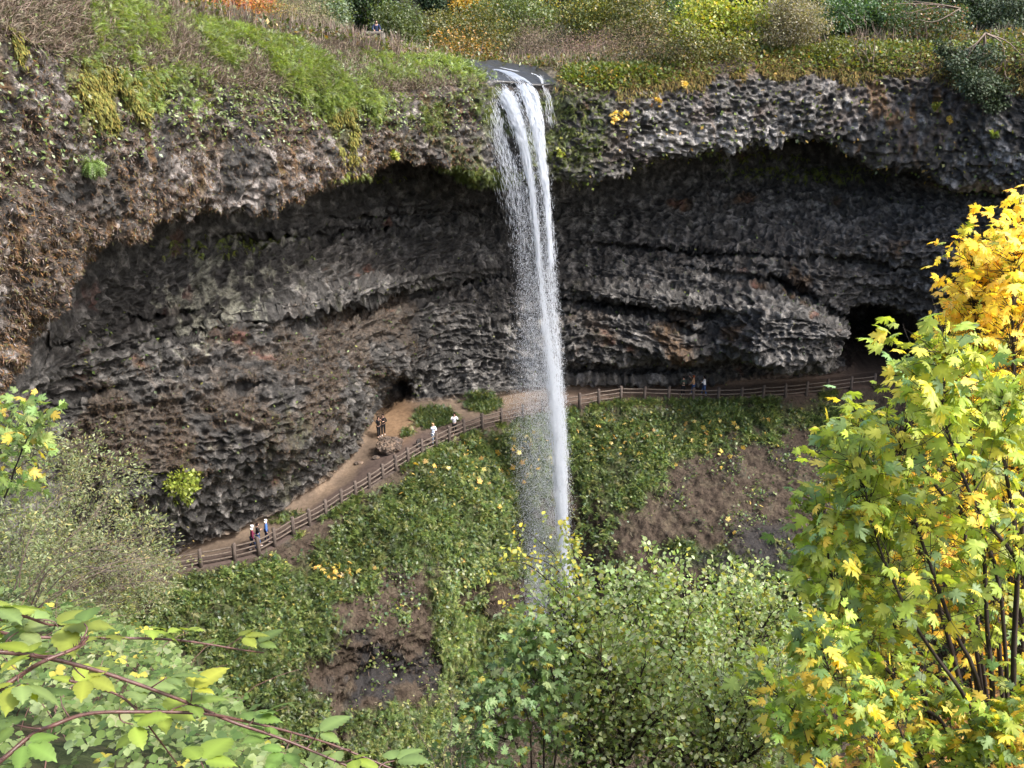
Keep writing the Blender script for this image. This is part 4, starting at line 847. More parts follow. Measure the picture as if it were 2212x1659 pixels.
# ------------------------------------------------------------------ bramble canes close to the lookout
M_CANE = plain_mat('bramble cane', (.075, .036, .03), .45, .4, .3, 60., .15)
def cane(label, pts, Y, r, nl, seed, size=.06, side=1):
    rng = np.random.default_rng(seed); pp = np.array([P(x, y, Y + dy) for x, y, dy in pts]); ln = smooth_line(pp, 60)
    root = empty('bramble_cane', pp[0]); tag(root, label, 'bramble cane', 'bramble canes close to the camera')
    Ls = [(ln, np.linspace(r, r * .45, 60), 8)]; parts = []; th = []
    for i in range(70):
        k = int(rng.integers(2, 57)); b = ln[k]; d = unit(rdir(1, rng)[0] + np.array([0, 0, .2])); th.append(([b, b + d * (r * 1.5 + .003)], [r * .32, .0003], 3))
    for i in range(nl):
        t = (i + .3 + rng.uniform(-.25, .25)) / nl; k = int(np.clip(t * 59, 0, 58)); b = ln[k]; tan = unit(ln[k + 1] - ln[k])
        pet = unit(np.array([rng.normal() * .6, rng.normal() * .5, rng.uniform(.1, 1.0) * (1 if rng.random() < .75 else -.7)]) + tan * .4); pl = rng.uniform(.03, .075) * size / .085
        e = b + pet * pl; mid = (b + e) / 2 + rng.normal(size=3) * .006; Ls.append((smooth_line([b, mid, e], 6), np.linspace(r * .38, r * .22, 6), 5))
        n3 = 3; fwd = unit(np.array([pet[0], pet[1], .05]) + rdir(1, rng)[0] * .25); nn = unit(np.array([0, .22, 1.]) + rdir(1, rng)[0] * .3)
        col = pick([(.13,.2,.05,3),(.17,.24,.08,2),(.21,.27,.045,1.6),(.27,.3,.05,.8)], 1, .12, rng)
        for j in range(n3):
            a = (j - (n3 - 1) / 2) * (1.1 if n3 == 3 else .8); c_, s_ = math.cos(a), math.sin(a); sd = np.cross(nn, fwd)
            d = unit(fwd * c_ + sd * s_ + nn * rng.uniform(-.25, .1)); s = unit(np.cross(d, nn)); L = size * rng.uniform(.8, 1.15) * (1.15 if abs(a) < .1 else .9)
            parts.append(inst(T_BRAM[0], T_BRAM[1], (e + d * .008)[None], s[None], d[None], np.cross(s, d)[None], np.array([L]), col * rng.uniform(.85, 1.12), VEIN[len(T_BRAM[0])]))
    V, F, Cc = cat3(parts); mesh_np('foliage', V, F, M_NEAR, root, Cc, smooth=True)
    tubes('stem', Ls + th, M_CANE, root)
    return root
cane('long red bramble cane running from the left edge down to the bottom centre', [(-60, 1403, 0), (0, 1408, 0), (100, 1421, .05), (233, 1456, .1), (400, 1516, .15), (500, 1559, .2), (600, 1593, .2), (700, 1633, .2), (830, 1690, .2)], 1.75, .0052, 10, 51)
cane('arched bramble cane below the long one, joining it near the bottom', [(-60, 1690, 0), (0, 1645, 0), (67, 1589, .05), (117, 1566, .05), (183, 1543, .1), (267, 1538, .15), (433, 1541, .2), (533, 1559, .3), (633, 1583, .35), (737, 1616, .4), (880, 1675, .4)], 1.7, .0050, 9, 52)
cane('short bramble cane rising from the left edge across the long cane', [(-60, 1560, 0), (-20, 1505, 0), (50, 1455, .05), (93, 1429, .05), (167, 1398, .1), (190, 1375, .15)], 1.6, .0055, 5, 53)
cane('thin upper bramble cane ending in leaves beside the bank ferns', [(-60, 1350, 0), (60, 1375, .1), (253, 1378, .2), (360, 1381, .25), (433, 1389, .3), (517, 1403, .35), (570, 1410, .4)], 2.1, .0042, 8, 54)
cane('thin bramble stem hanging down under the long cane', [(150, 1470, 0), (250, 1499, .05), (290, 1529, .05), (317, 1563, .05), (383, 1650, .1)], 1.9, .0032, 4, 55, .07)
cane('bramble tip at the left edge with large leaves', [(-90, 1380, 0), (-30, 1350, 0), (40, 1330, .05), (110, 1350, .1), (180, 1350, .15)], 1.7, .004, 4, 56, .08)
cane('bramble shoot along the bottom edge of the photo', [(-60, 1760, 0), (100, 1700, 0), (300, 1690, 0), (520, 1690, .1), (760, 1670, .2), (930, 1690, .2)], 1.55, .005, 10, 57, .065)
# ------------------------------------------------------------------ helpers on the finished ground
def hit(x, y, t0=0., t1=18.):
    a, b = rowcut(t0), rowcut(t1); d = (VXd[a:b] - x) ** 2 + (VYd[a:b] - y) ** 2
    ok = d < 9; k = np.argmin(np.where(ok, G[a:b, :, 1], 1e9)) if ok.any() else np.argmin(d)
    return G[a:b].reshape(-1, 3)[k].copy()
# ------------------------------------------------------------------ water
def water_mat(name, rough, tr):
    t = NT(name); p = t.n('ShaderNodeBsdfPrincipled'); p.inputs['Base Color'].default_value = (.70, .73, .77, 1); p.inputs['Roughness'].default_value = rough
    tl = t.n('ShaderNodeBsdfTranslucent'); tl.inputs[0].default_value = (.7, .74, .79, 1); mx = t.n('ShaderNodeMixShader'); mx.inputs[0].default_value = tr
    t.l(p.outputs[0], mx.inputs[1]); t.l(tl.outputs[0], mx.inputs[2]); t.l(mx.outputs[0], t.out.inputs[0]); return t.m
M_WHITE = water_mat('white water', .4, .45)
T_DROP = (A((0,0,0),(-.5,.5,0),(.5,.5,0),(0,1,0),(0,.5,-.5),(0,.5,.5)), np.array([(0,2,1),(1,2,3),(0,5,4),(4,5,3)]))
def strand(line, n, sig, L, wd, Y0, seed, ysig=.5, t_pow=1., trange=(0, 1), soft=False):
    """falling water along a line of bearings; sig = half width in survey units along it"""
    rng = np.random.default_rng(seed); ln = smooth_line(np.array([(a, b, s) for (a, b), s in zip(line, sig)], float), 400)
    t = trange[0] + (trange[1] - trange[0]) * (rng.random(n) ** t_pow if not soft else (rng.random(n) + rng.random(n)) / 2); i = np.clip((t * 399).astype(int), 0, 388)
    g = rng.normal(size=n) ; g = np.where(np.abs(g) > 2.6, g * .4, g)
    # long ropes of water: cluster across the width
    rope = rng.integers(0, 14, n); ro = rng.normal(size=14)[rope]; wob = np.sin(t * 60 + rope * 1.7) * .15
    off = (ro * .75 + g * .45 + wob) * ln[i, 2]
    x, y = ln[i, 0] + off, ln[i, 1]
    Yd = Y0(y) + rng.normal(size=n) * ysig
    p = P(x, y, Yd); i2 = np.minimum(i + 10, 399); d = unit(unit(P(ln[i2, 0] + off, ln[i2, 1], Yd + Y0(ln[i2, 1]) - Y0(y)) - p) + rng.normal(size=(n, 3)) * .02)
    s, d, nr = frames(d, np.array([0, -1., 0]))
    Ls = L * rng.uniform(.4, 1.5, n); W = wd * rng.uniform(.5, 1.4, n)
    V, F, C_ = inst(T_DROP[0], T_DROP[1], p, s, d, nr, np.stack([W, Ls, W], 1), np.ones((n, 3)))
    return V, F, C_
YF = lambda y: np.interp(y, [144, 160, 200, 260, 400, 900, 1700], [81.6, 79.5, 77.6, 76.5, 75.9, 75.2, 74.6])
parts = []
LA = [(1022, 146), (1048, 157), (1072, 180), (1095, 215), (1118, 270), (1134, 330), (1150, 430), (1163, 560), (1176, 680), (1189, 790), (1197, 880), (1206, 1000), (1213, 1130), (1222, 1260), (1234, 1430), (1240, 1600)]
SA_ = [2, 4.5, 7.5, 8.5, 7, 5.5, 4.8, 4.5, 4.5, 4.8, 5.2, 5.6, 6, 7, 8, 10]
LBb = [(1066, 149), (1097, 158), (1125, 180), (1142, 215), (1156, 270), (1166, 330), (1180, 430), (1189, 560), (1197, 680), (1206, 790), (1212, 880), (1219, 960), (1220, 1050), (1222, 1150), (1230, 1300), (1238, 1500)]
SB_ = [2, 4.5, 8, 9, 8, 6.5, 6, 5.5, 5, 4.5, 4, 3.5, 4, 5, 6, 8]
parts.append(strand(LA, 4200, SA_, .7, .027, YF, 1)); parts.append(strand(LA, 9000, [s * 1.7 for s in SA_], .22, .02, YF, 2, .8))
parts.append(strand(LBb, 2500, SB_, .65, .025, YF, 3)); parts.append(strand(LBb, 6500, [s * 1.9 for s in SB_], .2, .02, YF, 4, .8))
# heavy white sheet at the top
parts.append(strand(LA[:8], 8000, [2.5, 6, 10, 10, 7, 5, 3, 2], .8, .032, YF, 5, .2, 1.5)); parts.append(strand(LBb[:8], 4500, [2, 5, 8, 8, 6, 4, 3, 2], 1.0, .045, YF, 6, .2, 1.5))
parts.append(strand([(1055, 190), (1064, 230), (1078, 300), (1100, 380), (1120, 470), (1140, 600)], 2600, [7, 9, 12, 14, 12, 10], .4, .018, YF, 7, .5, 1.4, soft=True))
# lower column thickens and brightens
parts.append(strand(LA[8:], 6500, [5, 6, 6, 6, 6, 7, 9, 12], .7, .03, YF, 8, soft=True))
parts.append(strand([(1168, 160), (1176, 185), (1184, 215), (1190, 260)], 170, [3, 4, 5, 6], .5, .016, lambda y: np.interp(y, [160, 260], [79.2, 77.6]), 9, .1))
V, F, C_ = cat3(parts); fall = mesh_np('waterfall', V, F, M_WHITE); fall['kind'] = 'structure'
# drifting spray, tiny drops
parts = []
for k, (ln, n, sg, wd) in enumerate([
    ([(1110, 330), (1128, 450), (1140, 600), (1150, 750), (1165, 900), (1175, 1050), (1180, 1200), (1195, 1350)], 30000, [16, 22, 26, 28, 26, 26, 30, 34], .022),
    ([(1170, 380), (1183, 600), (1192, 800), (1205, 1000), (1205, 1200), (1220, 1400)], 34000, [12, 14, 16, 16, 22, 30], .022),
    ([(1120, 700), (1130, 850), (1140, 1000), (1150, 1150), (1160, 1300), (1170, 1440)], 26000, [26, 34, 36, 34, 30, 34], .018),
    ([(1160, 1120), (1160, 1250), (1165, 1380), (1180, 1600)], 26000, [22, 24, 30, 60], .02)]):
    parts.append(strand(ln, int(n * .85), [s * .8 for s in sg], .07, wd, lambda y: YF(y) + .3, 40 + k, 1.6, soft=True))
V, F, C_ = cat3(parts); tag(mesh_np('spray', V, F, M_WHITE), 'fine spray drifting off the waterfall', None, None, 'stuff')
# stream over the brink: a thin dark sheet with white riffles
a, b = rowcut(2.2), rowcut(4.3); 
cm = (VXd[a:b] > 905) & (VXd[a:b] < 1205) & (VYd[a:b] > 118) & (VYd[a:b] < 186) & (np.abs(VXd[a:b] - (1045 + (VYd[a:b] - 140) * 1.2)) < 112)
idx = np.arange((b - a) * NC).reshape(b - a, NC); okq = cm[:-1, :-1] & cm[1:, :-1] & cm[:-1, 1:] & cm[1:, 1:]
r, c = np.nonzero(okq); Fq = np.stack([idx[r, c], idx[r, c + 1], idx[r + 1, c + 1], idx[r + 1, c]], -1)
Vw = (G[a:b] + N1[a:b] * .03).copy(); Vw[..., 2] += .03; Vw = Vw.reshape(-1, 3); us = np.unique(Fq); mp_ = np.zeros(len(Vw), int); mp_[us] = np.arange(len(us))
t = NT('stream water'); tcn = t.n('ShaderNodeTexCoord'); nz = t.n('ShaderNodeTexNoise'); nz.inputs['Scale'].default_value = 3.; nz.inputs['Detail'].default_value = 4; t.l(tcn.outputs['Object'], nz.inputs['Vector'])
p = t.n('ShaderNodeBsdfPrincipled'); p.inputs['Roughness'].default_value = .38; p.inputs['Specular IOR Level'].default_value = .35; p.inputs['Base Color'].default_value = (.02, .02, .019, 1); bmp = t.n('ShaderNodeBump'); bmp.inputs['Strength'].default_value = .6; bmp.inputs['Distance'].default_value = .08
t.l(nz.outputs[0], bmp.inputs['Height']); t.l(bmp.outputs[0], p.inputs['Normal']); t.l(p.outputs[0], t.out.inputs[0])
st = mesh_np('stream', Vw[us], mp_[Fq], t.m, smooth=True); st['kind'] = 'structure'
rng = np.random.default_rng(77); lines = [([(955, 133), (985, 138), (1015, 143), (1050, 158)], 900, 1.8), ([(1000, 141), (1035, 150), (1062, 168), (1085, 200)], 1500, 4.), ([(1050, 147), (1090, 154), (1120, 172), (1140, 205)], 1200, 3.), ([(1030, 139), (1080, 146), (1110, 152)], 300, 1.5), ([(1150, 158), (1166, 168), (1172, 185)], 25, 1.2)]
pp, dd = [], []
YB = lambda y: np.interp(y, [128, 140, 150, 160, 172, 190, 210], [84.5, 82.4, 81., 79.9, 79.0, 78.4, 77.8])
for ln, n, sg in lines:
    l2 = smooth_line(np.array(ln, float), 200); i = rng.integers(0, 190, n); off = rng.normal(size=n) * sg; x = l2[i, 0] + off; y = l2[i, 1] + off * .12
    q = P(x, y, YB(y)); e = P(l2[i + 9, 0] + off, l2[i + 9, 1] + off * .12, YB(l2[i + 9, 1] + off * .12)); pp.append(q); dd.append(e - q)
pp = np.concatenate(pp); dd = np.concatenate(dd); s, d, nr = frames(dd + 1e-4, np.array([0, -.5, 1.])); n = len(pp)
V, F, C_ = inst(T_DROP[0], T_DROP[1], pp, s, d, nr, np.stack([np.full(n, .06), .4 * rng.uniform(.4, 1.4, n), np.full(n, .05)], 1), np.ones((n, 3)))
tag(mesh_np('riffles', V, F, M_WHITE), 'white riffles of the stream running to the brink', None, None, 'stuff')
# plunge pool far below
pv = np.array([(-14 + 28 * (.5 + .5 * math.cos(a_)) + 0, 62 + 10 * math.sin(a_), EYE - 57.0) for a_ in np.linspace(0, 2 * math.pi, 40, endpoint=False)]); pv = np.vstack([pv, pv.mean(0)])
pf = np.array([(40, i, (i + 1) % 40) for i in range(40)]); pool = mesh_np('pool', pv, pf, t.m); pool['kind'] = 'structure'

# ------------------------------------------------------------------ trail fence
M_POST = plain_mat('weathered post', (.08, .064, .055), .85, .2, .4, 9., .6, (1, 1, .3))
M_RAIL = plain_mat('weathered rail', (.10, .08, .065), .8, .25, .35, 7., .4)
POSTS = [(364,1235),(434,1224),(507,1210),(559,1194),(593,1175),(633,1150),(669,1136),(704,1118),(737,1092),(768,1076),(798,1060),(827,1040),(855,1019),(881,1000),(911,981),(942,966),(970,950),(1002,936),(1041,922),(1083,911),(1130,901),(1172,893),(1212,885),(1252,878),(1293,868),(1341,862),(1392,864),(1444,866),(1497,868),(1551,868),(1601,868),(1648,862),(1696,860),(1742,854),(1787,849),(1838,842),(1888,837),(1940,835)]
def trail_pt(x, y, back=0.):
    Yv = float(np.interp(x, HX, HD)) + back; return P(x, y, Yv)
pw = []
er = G[rowcut(12)]; exv = VXd[rowcut(12)]
for x, y in POSTS:
    p0 = trail_pt(x, y); k = np.argmin((er[:, 0] - p0[0]) ** 2 + (er[:, 1] - p0[1]) ** 2); p0[2] = .5 * p0[2] + .5 * er[k][2]; pw.append(p0)
pw = np.array(pw)
fence = empty('split_rail_fence', pw[0]); tag(fence, 'brown wooden post and rail fence along the trail behind the falls', 'fence')
rng = np.random.default_rng(12)
for i, p0 in enumerate(pw):
    ln = [p0 + np.array([0, 0, -.45]), p0 + np.array([0, 0, .6]), p0 + np.array([rng.normal() * .02, rng.normal() * .02, 1.22]), p0 + np.array([0, 0, 1.27])]
    tubes('post', [(ln, [.15, .14, .135, .10], 8)], M_POST, fence)
for i in range(len(pw) - 1):
    a_, b_ = pw[i], pw[i + 1]; off = unit(np.cross(b_ - a_, np.array([0, 0, 1.]))) * -.10 * -1
    for h in ((1.02, .68, .33) if not (1330 < POSTS[i][0] < 1560 or 1150 < POSTS[i][0] < 1250) else (1.02, .68)):
        a2 = a_ + np.array([0, 0, h]); b2 = b_ + np.array([0, 0, h]); m = (a2 + b2) / 2 + np.array([0, 0, -.03 + rng.normal() * .015])
        if len([o for o in fence.children if o.name.startswith('rail')]) < 100:
            tubes('rail', [(smooth_line([a2, m, b2], 7), [.05, .055, .058, .06, .058, .055, .05], 6)], M_RAIL, fence)

# ------------------------------------------------------------------ lookout on the left rim with its railing
LY = 75.0
def LP(x, y): return P(x, y, LY)
M_STONE = plain_mat('lichen stone', (.11, .1, .085), .9, .2, .5, 5., .9)
M_PALE = plain_mat('pale rail', (.3, .27, .19), .7, .3, .2, 8., .2)
lk = empty('lookout_railing', LP(800, 104)); tag(lk, 'stone and log lookout railing on the left rim near the stream', 'railing')
for x, y0, y1, r in ((800, 104, 70, .14), (826, 106, 72, .2), (768, 100, 76, .10), (812, 104, 74, .13)):
    tubes('post', [([LP(x, y0 + 8), LP(x + .5, (y0 + y1) / 2), LP(x, y1)], [r * 1.1, r, r * .95], 8)], M_STONE, lk)
for y, x0, x1, r, m in ((71.5, 780, 828, .13, M_STONE), (78.5, 764, 820, .07, M_PALE), (75, 764, 800, .06, M_PALE), (90, 768, 812, .07, M_STONE)):
    tubes('rail', [(smooth_line([LP(x0, y), LP((x0 + x1) / 2, y + .8), LP(x1, y - .3)], 6), r, 8)], m, lk)
rr_ = [LP(764 + i * 6.2, 99) for i in range(11)]
tubes('footing', [([q + np.array([0, 0, -.8]) for q in rr_[::2]], .5, 8)], M_STONE, lk)

# ------------------------------------------------------------------ boulders on the trail bank
def boulder(name, label, c, r, seed, mat=M_ROCK, col=(.12, .085, .06), col2=(.07, .052, .042), group=None, n=70):
    th, ph = np.meshgrid(np.linspace(0, math.pi, n), np.linspace(0, 2 * math.pi, 2 * n, endpoint=False), indexing='ij')
    D_ = np.stack([np.sin(th) * np.cos(ph), np.sin(th) * np.sin(ph), np.cos(th)], -1); q = (D_ * np.array(r)).astype(np.float32) + seed * 7.7
    s = max(r); k = 1 + .22 * fbm(q, s * .9, 2) - .13 * fbm(q, s * .45, 3, ridged=True) - .05 * fbm(q, s * .16, 2, ridged=True)
    V = np.array(c) + D_ * np.array(r) * k[..., None]; i = (np.arange(n - 1)[:, None] * 2 * n + np.arange(2 * n)[None]); j = (np.arange(n - 1)[:, None] * 2 * n + (np.arange(2 * n)[None] + 1) % (2 * n))
    F = np.stack([i, i + 2 * n, j + 2 * n, j], -1).reshape(-1, 4); cc = np.array(col)[None] * (1 - sstep(-.3, .4, fbm(q, s * .5, 3)).reshape(-1, 1)) + np.array(col2)[None] * sstep(-.3, .4, fbm(q, s * .5, 3)).reshape(-1, 1)
    return tag(mesh_np(name, V.reshape(-1, 3), F, mat, col=cc, smooth=True), label, 'boulder' if max(r) > .5 else 'rock', group)
h0 = hit(838, 978, 10.8, 12.); boulder('boulder', 'large brown boulder on the dirt bank below the two people in black', h0 + np.array([.1, .5, .45]), (1.05, .85, .72), 1)
h0 = hit(903, 966, 10.8, 12.); boulder('rock', 'dark knee high rock on the trail beside the fence', h0 + np.array([0, .25, .2]), (.28, .25, .4), 2, col=(.03, .025, .022), col2=(.05, .04, .035))
h0 = hit(812, 990, 10.8, 12.); boulder('rock', 'small brown rock just left of the large boulder', h0 + np.array([0, .1, .08]), (.28, .2, .16), 3)
h0 = hit(775, 1000, 10.8, 12.); boulder('rock', 'low brown rocks on the dirt left of the large boulder', h0 + np.array([0, .1, .05]), (.4, .2, .14), 4)
h0 = hit(1725, 812, 10.6, 12.); boulder('rock', 'dark rock on the trail in front of the cave', h0 + np.array([0, .2, .1]), (.4, .3, .22), 5, col=(.04, .036, .034))

# ------------------------------------------------------------------ people
def skin_mesh(name, verts, edges, rads, mat, parent, mw, sub=1, root=0):
    me = bpy.data.meshes.new(name); me.from_pydata([tuple(v) for v in verts], edges, []); ob = bpy.data.objects.new(name + '_tmp', me); COL.objects.link(ob)
    m = ob.modifiers.new('s', 'SKIN'); m.use_smooth_shade = True; m.branch_smoothing = .4
    for i, r in enumerate(rads):
        d = me.skin_vertices[0].data[i]; d.radius = r if isinstance(r, tuple) else (r, r); d.use_root = (i == root)
    sb = ob.modifiers.new('u', 'SUBSURF'); sb.levels = sub; sb.render_levels = sub
    dg = bpy.context.evaluated_depsgraph_get(); dg.update(); ev = ob.evaluated_get(dg); m2 = bpy.data.meshes.new_from_object(ev)
    bpy.data.objects.remove(ob); m2.name = name; m2.materials.clear(); m2.materials.append(mat); m2.transform(mw)
    for pl in m2.polygons: pl.use_smooth = True
    o = bpy.data.objects.new(name, m2); COL.objects.link(o); o.parent = parent; return o
M_SKIN = plain_mat('skin', (.5, .3, .22), .55, .4, .05, 5., .02)
def cloth(nm, c): return plain_mat(nm, c, .85, .15, .18, 30., .15)
CL = {'navy': (.02, .03, .07), 'black': (.012, .012, .014), 'plum': (.11, .015, .04), 'jeans': (.05, .09, .2), 'blue': (.05, .12, .33), 'white': (.78, .78, .8), 'pale blue': (.5, .58, .7), 'dark green': (.05, .065, .05), 'tan': (.36, .22, .12), 'hair dark': (.015, .01, .009), 'hair ginger': (.28, .07, .025), 'hair white': (.75, .73, .7), 'shoe': (.45, .45, .45), 'hair blond': (.4, .26, .13)}
CLM = {k: cloth(k + ' cloth', v) for k, v in CL.items()}
ARMS = {'down': ((.25, -.03, 1.13), (.26, .07, .88)), 'phone': ((.25, .17, 1.26), (.07, .31, 1.53)), 'rail': ((.27, .10, 1.16), (.2, .36, 1.10)), 'fold': ((.27, .06, 1.16), (.06, .22, 1.20)), 'point': ((.26, .2, 1.34), (.24, .46, 1.42)), 'swing': ((.24, .1, 1.15), (.25, .28, .98))}
def person(label, foot, face, top, legs, hair, pose=('down', 'down'), stride=.0, lean=0., h=1.7, cap=None, coat=1.0, longhair=False, group='visitors on the trail'):
    """foot: world point; face: heading in degrees, 0 = away from the lookout, 90 = right"""
    root = empty('person', foot); tag(root, label, 'person', group); k = h / 1.72; th = math.radians(-face)
    mw = Matrix.Rotation(th, 4, 'Z') @ Matrix.Scale(k, 4)
    def ln(p): x, y, z = p; return (x, y + lean * max(0, z - .95), z)
    V = []; E = []; R = []; ix = {}
    def add(nm, p, r, par=None):
        ix[nm] = len(V); V.append(ln(p)); R.append(r)
        if par is not None: E.append((ix[par], ix[nm]))
    add('pelvis', (0, 0, .96), (.145, .10)); add('waist', (0, .0, 1.10), (.125, .09), 'pelvis'); add('chest', (0, -.005, 1.30), (.15, .105), 'waist'); add('nb', (0, -.01, 1.44), (.075, .065), 'chest')
    add('neck', (0, .0, 1.50), (.05, .05), 'nb'); add('jaw', (0, .025, 1.565), (.07, .08), 'neck'); add('head', (0, .02, 1.64), (.078, .095), 'jaw'); add('crown', (0, .005, 1.705), (.055, .065), 'head')
    add('nose', (0, .125, 1.625), (.012, .014), 'head')
    for s, ps in ((-1, pose[0]), (1, pose[1])):
        n = 'L' if s < 0 else 'R'; el, wr = ARMS[ps]; el = np.array([s * el[0], el[1], el[2]]); wr = np.array([s * wr[0], wr[1], wr[2]])
        add(n + 'sh', (s * .185, -.005, 1.41), .056, 'nb'); add(n + 'el', el, .042, n + 'sh'); add(n + 'wr', wr, .028, n + 'el')
        d = unit(wr - el); pal = wr + d * .075; add(n + 'pm', pal, (.036, .020), n + 'wr'); sd = unit(np.cross(d, np.array([0, 1., .3])))
        for f in range(4):
            q = pal + sd * (f - 1.5) * .02 + d * .02; L = (.07, .082, .078, .06)[f]
            add(f'{n}f{f}a', q + d * L * .5, .0085, n + 'pm'); add(f'{n}f{f}b', q + d * L * .95 + np.array([0, .012, -.012]), .007, f'{n}f{f}a')
        add(n + 'ta', wr + d * .035 + sd * s * -.045, .010, n + 'wr'); add(n + 'tb', wr + d * .075 + sd * s * -.06, .008, n + 'ta')
        fy = s * stride; add(n + 'hip', (s * .085, 0, .88), .092, 'pelvis'); add(n + 'kn', (s * .095, fy * .55 + .03, .50), .062, n + 'hip'); add(n + 'an', (s * .1, fy, .09), .042, n + 'kn'); add(n + 'to', (s * .11, fy + .15, .035), (.038, .03), n + 'an')
    skin_mesh('body', V, E, R, M_SKIN, root, mw)
    g = lambda n: V[ix[n]]
    # top
    names = ['pelvis', 'waist', 'chest', 'nb', 'Lsh', 'Lel', 'Lwr', 'Rsh', 'Rel', 'Rwr']; vv = [g(n) for n in names]
    vv[0] = (vv[0][0], vv[0][1], .90); sh = lambda a_, b_: tuple(np.array(a_) * .12 + np.array(b_) * .88); vv[6] = sh(vv[5], vv[6]); vv[9] = sh(vv[8], vv[9])
    skin_mesh('jacket', vv, [(0, 1), (1, 2), (2, 3), (3, 4), (4, 5), (5, 6), (3, 7), (7, 8), (8, 9)], [(.172 * coat, .13), (.155, .12), (.175, .13), (.088, .078), .072, .058, .044, .072, .058, .044], CLM[top], root, mw)
    names = ['pelvis', 'Lhip', 'Lkn', 'Lan', 'Rhip', 'Rkn', 'Ran']; vv = [g(n) for n in names]
    skin_mesh('trousers', vv, [(0, 1), (1, 2), (2, 3), (0, 4), (4, 5), (5, 6)], [(.155, .115), .105, .076, .058, .105, .076, .058], CLM[legs], root, mw)
    for n in 'LR':
        a_, b_ = np.array(g(n + 'an')), np.array(g(n + 'to')); skin_mesh('shoe', [a_ + (0, -.03, -.045), (a_ + b_) / 2 + (0, 0, -.02), b_ + (0, .04, .005)], [(0, 1), (1, 2)], [(.045, .042), (.048, .042), (.045, .032)], CLM['shoe'], root, mw)
    hd = np.array(g('head')); hv = [hd + (0, -.03, .0), hd + (0, -.015, .07), hd + (0, -.05, -.06)]; hr = [(.092, .092), (.075, .075), (.065, .05)]; he = [(0, 1), (0, 2)]
    if longhair: hv.append(hd + (0, -.075, -.18)); hr.append((.07, .04)); he.append((2, 3))
    skin_mesh('hair', hv, he, hr, CLM[hair], root, mw)
    if cap: skin_mesh('cap', [hd + (0, -.01, .05), hd + (0, -.005, .085), hd + (0, .13, .045)], [(0, 1), (0, 2)], [(.098, .108), (.07, .075), (.06, .012)], CLM[cap], root, mw)
    return root
def on_trail(x, y):
    return hit(x, y, 10.85, 12.02)
def behind(x, back=.7):
    """a standing point on the trail, `back` metres inside the fence at bearing x"""
    px = np.interp(x, [q[0] for q in POSTS], pw[:, 0]); py = np.interp(x, [q[0] for q in POSTS], pw[:, 1])
    k = np.argmin(np.abs(np.array([q[0] for q in POSTS]) - x)); t_ = unit(pw[min(k + 1, len(pw) - 1)] - pw[max(k - 1, 0)]); nrm = np.array([-t_[1], t_[0]])
    q = np.array([px, py]) + nrm * back; sub = G[rowcut(11.05):rowcut(12.0)]; d = (sub[..., 0] - q[0]) ** 2 + (sub[..., 1] - q[1]) ** 2
    z = sub.reshape(-1, 3)[np.argmin(d)][2]; return np.array([q[0], q[1], z])
person('person in a plum jacket and white cap walking behind the lower fence', behind(552, .55), 65, 'plum', 'navy', 'hair white', ('swing', 'down'), .2, .06, 1.72, cap='white')
person('person in a black top and jeans holding something, beside the plum jacket', behind(566, .8), 70, 'black', 'jeans', 'hair dark', ('fold', 'fold'), .12, .03, 1.68, longhair=True)
person('white haired person in a blue jacket, furthest right of the lower three', behind(588, .7), 75, 'blue', 'navy', 'hair white', ('down', 'down'), .12, .04, 1.66, coat=1.15)
f1 = hit(818, 943, 10.8, 12.)
person('person in black on the dirt bank above the boulder, left of the pair', f1, 150, 'black', 'black', 'hair dark', ('phone', 'phone'), .08, .05, 1.68)
person('person in dark clothes with red scarf tones beside the one in black', hit(826, 938, 10.8, 12.) + np.array([0.05, .1, 0]), 175, 'black', 'black', 'hair dark', ('fold', 'phone'), .1, .08, 1.7, longhair=True)['label'] = 'person in dark clothes above the boulder, right of the pair'
person('person in pale blue and white pointing a camera behind the fence', behind(946, .45), 140, 'pale blue', 'pale blue', 'hair blond', ('fold', 'point'), .06, .03, 1.68)
person('person in a white shirt and dark trousers holding a phone at the fence', behind(992, .5), 170, 'white', 'black', 'hair dark', ('phone', 'phone'), .0, .04, 1.74)
person('person in a dark green top and black trousers at the far fence', behind(1480, .8), 185, 'dark green', 'black', 'hair dark', ('fold', 'fold'), .05, .03, 1.62)
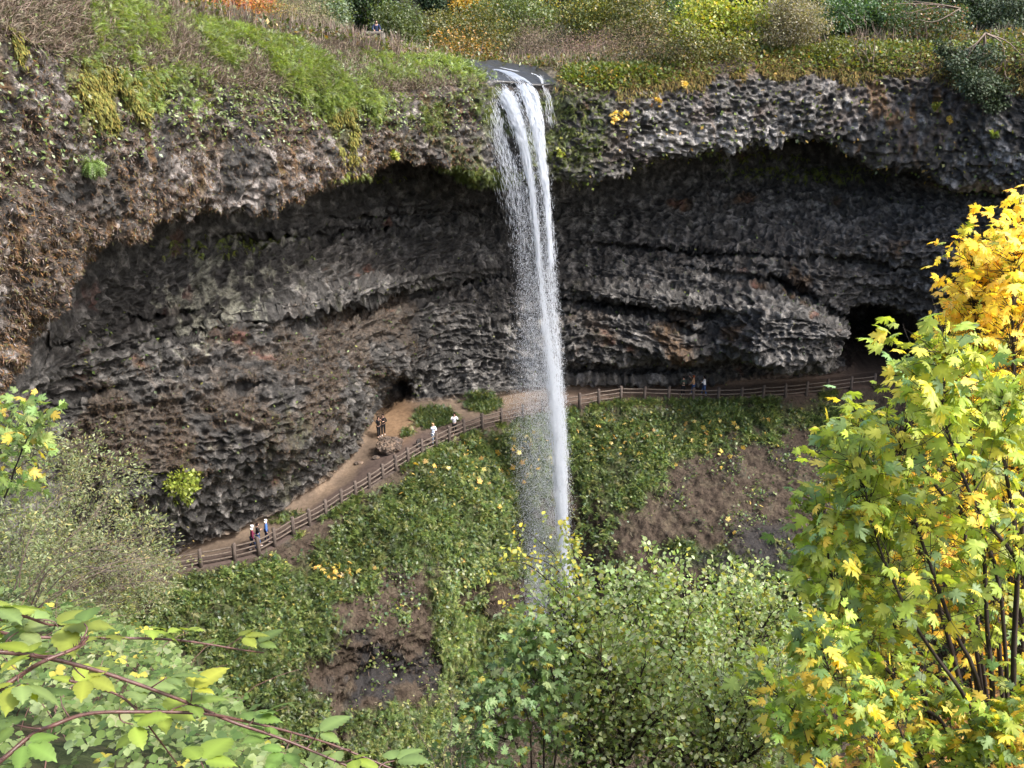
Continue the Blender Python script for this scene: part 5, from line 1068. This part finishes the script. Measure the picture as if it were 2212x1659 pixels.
person('ginger haired person in a tan top walking left at the far fence', behind(1503, .9), -70, 'tan', 'jeans', 'hair ginger', ('swing', 'phone'), .15, .05, 1.72)
person('person in a long white top with dark hair at the far fence', behind(1526, .8), -80, 'white', 'jeans', 'hair dark', ('fold', 'swing'), .2, .06, 1.72, longhair=True, coat=1.2)
q = LP(812, 103); q[1] += .55
person('person in dark clothes leaning on the lookout railing at the top', q, 165, 'navy', 'navy', 'hair dark', ('rail', 'rail'), .0, .22, 1.74, group=None)
# ------------------------------------------------------------------ light, sky, camera
SUN_EL, SUN_AZ = math.radians(50), math.radians(114)      # azimuth measured from +Y (straight ahead) towards +X
sdir = Vector((math.sin(SUN_AZ) * math.cos(SUN_EL), math.cos(SUN_AZ) * math.cos(SUN_EL), math.sin(SUN_EL)))
sl = bpy.data.lights.new('sun', 'SUN'); sl.energy = 2.05; sl.angle = math.radians(9); sl.color = (1, .975, .94)
so = bpy.data.objects.new('sun', sl); COL.objects.link(so); so.rotation_euler = (-sdir).to_track_quat('-Z', 'Y').to_euler(); so.location = (60, -40, 120)
w = bpy.data.worlds.new('World'); scene.world = w; w.use_nodes = True
nt = w.node_tree; bg = nt.nodes['Background']; sky = nt.nodes.new('ShaderNodeTexSky'); sky.sky_type = 'NISHITA'; sky.sun_disc = False
sky.sun_elevation = SUN_EL; sky.sun_rotation = SUN_AZ; sky.dust_density = 5; sky.ozone_density = .7
nt.links.new(sky.outputs[0], bg.inputs[0]); bg.inputs[1].default_value = .15
cam = bpy.data.cameras.new('camera'); co = bpy.data.objects.new('camera', cam); COL.objects.link(co)
co.location = (0, 0, EYE); co.rotation_euler = (math.pi / 2 - PITCH, 0, 0)
cam.sensor_width = 36; cam.lens = 36 * FV / 2212; cam.clip_end = 1000; cam.clip_start = .05
scene.camera = co
vs = scene.view_settings; vs.view_transform = 'Standard'; vs.look = 'None'; vs.gamma = 1; vs.exposure = EXPO
scene.cycles.max_bounces = 6; scene.cycles.diffuse_bounces = 4; scene.cycles.transparent_max_bounces = 8
scene.cycles.use_denoising = True
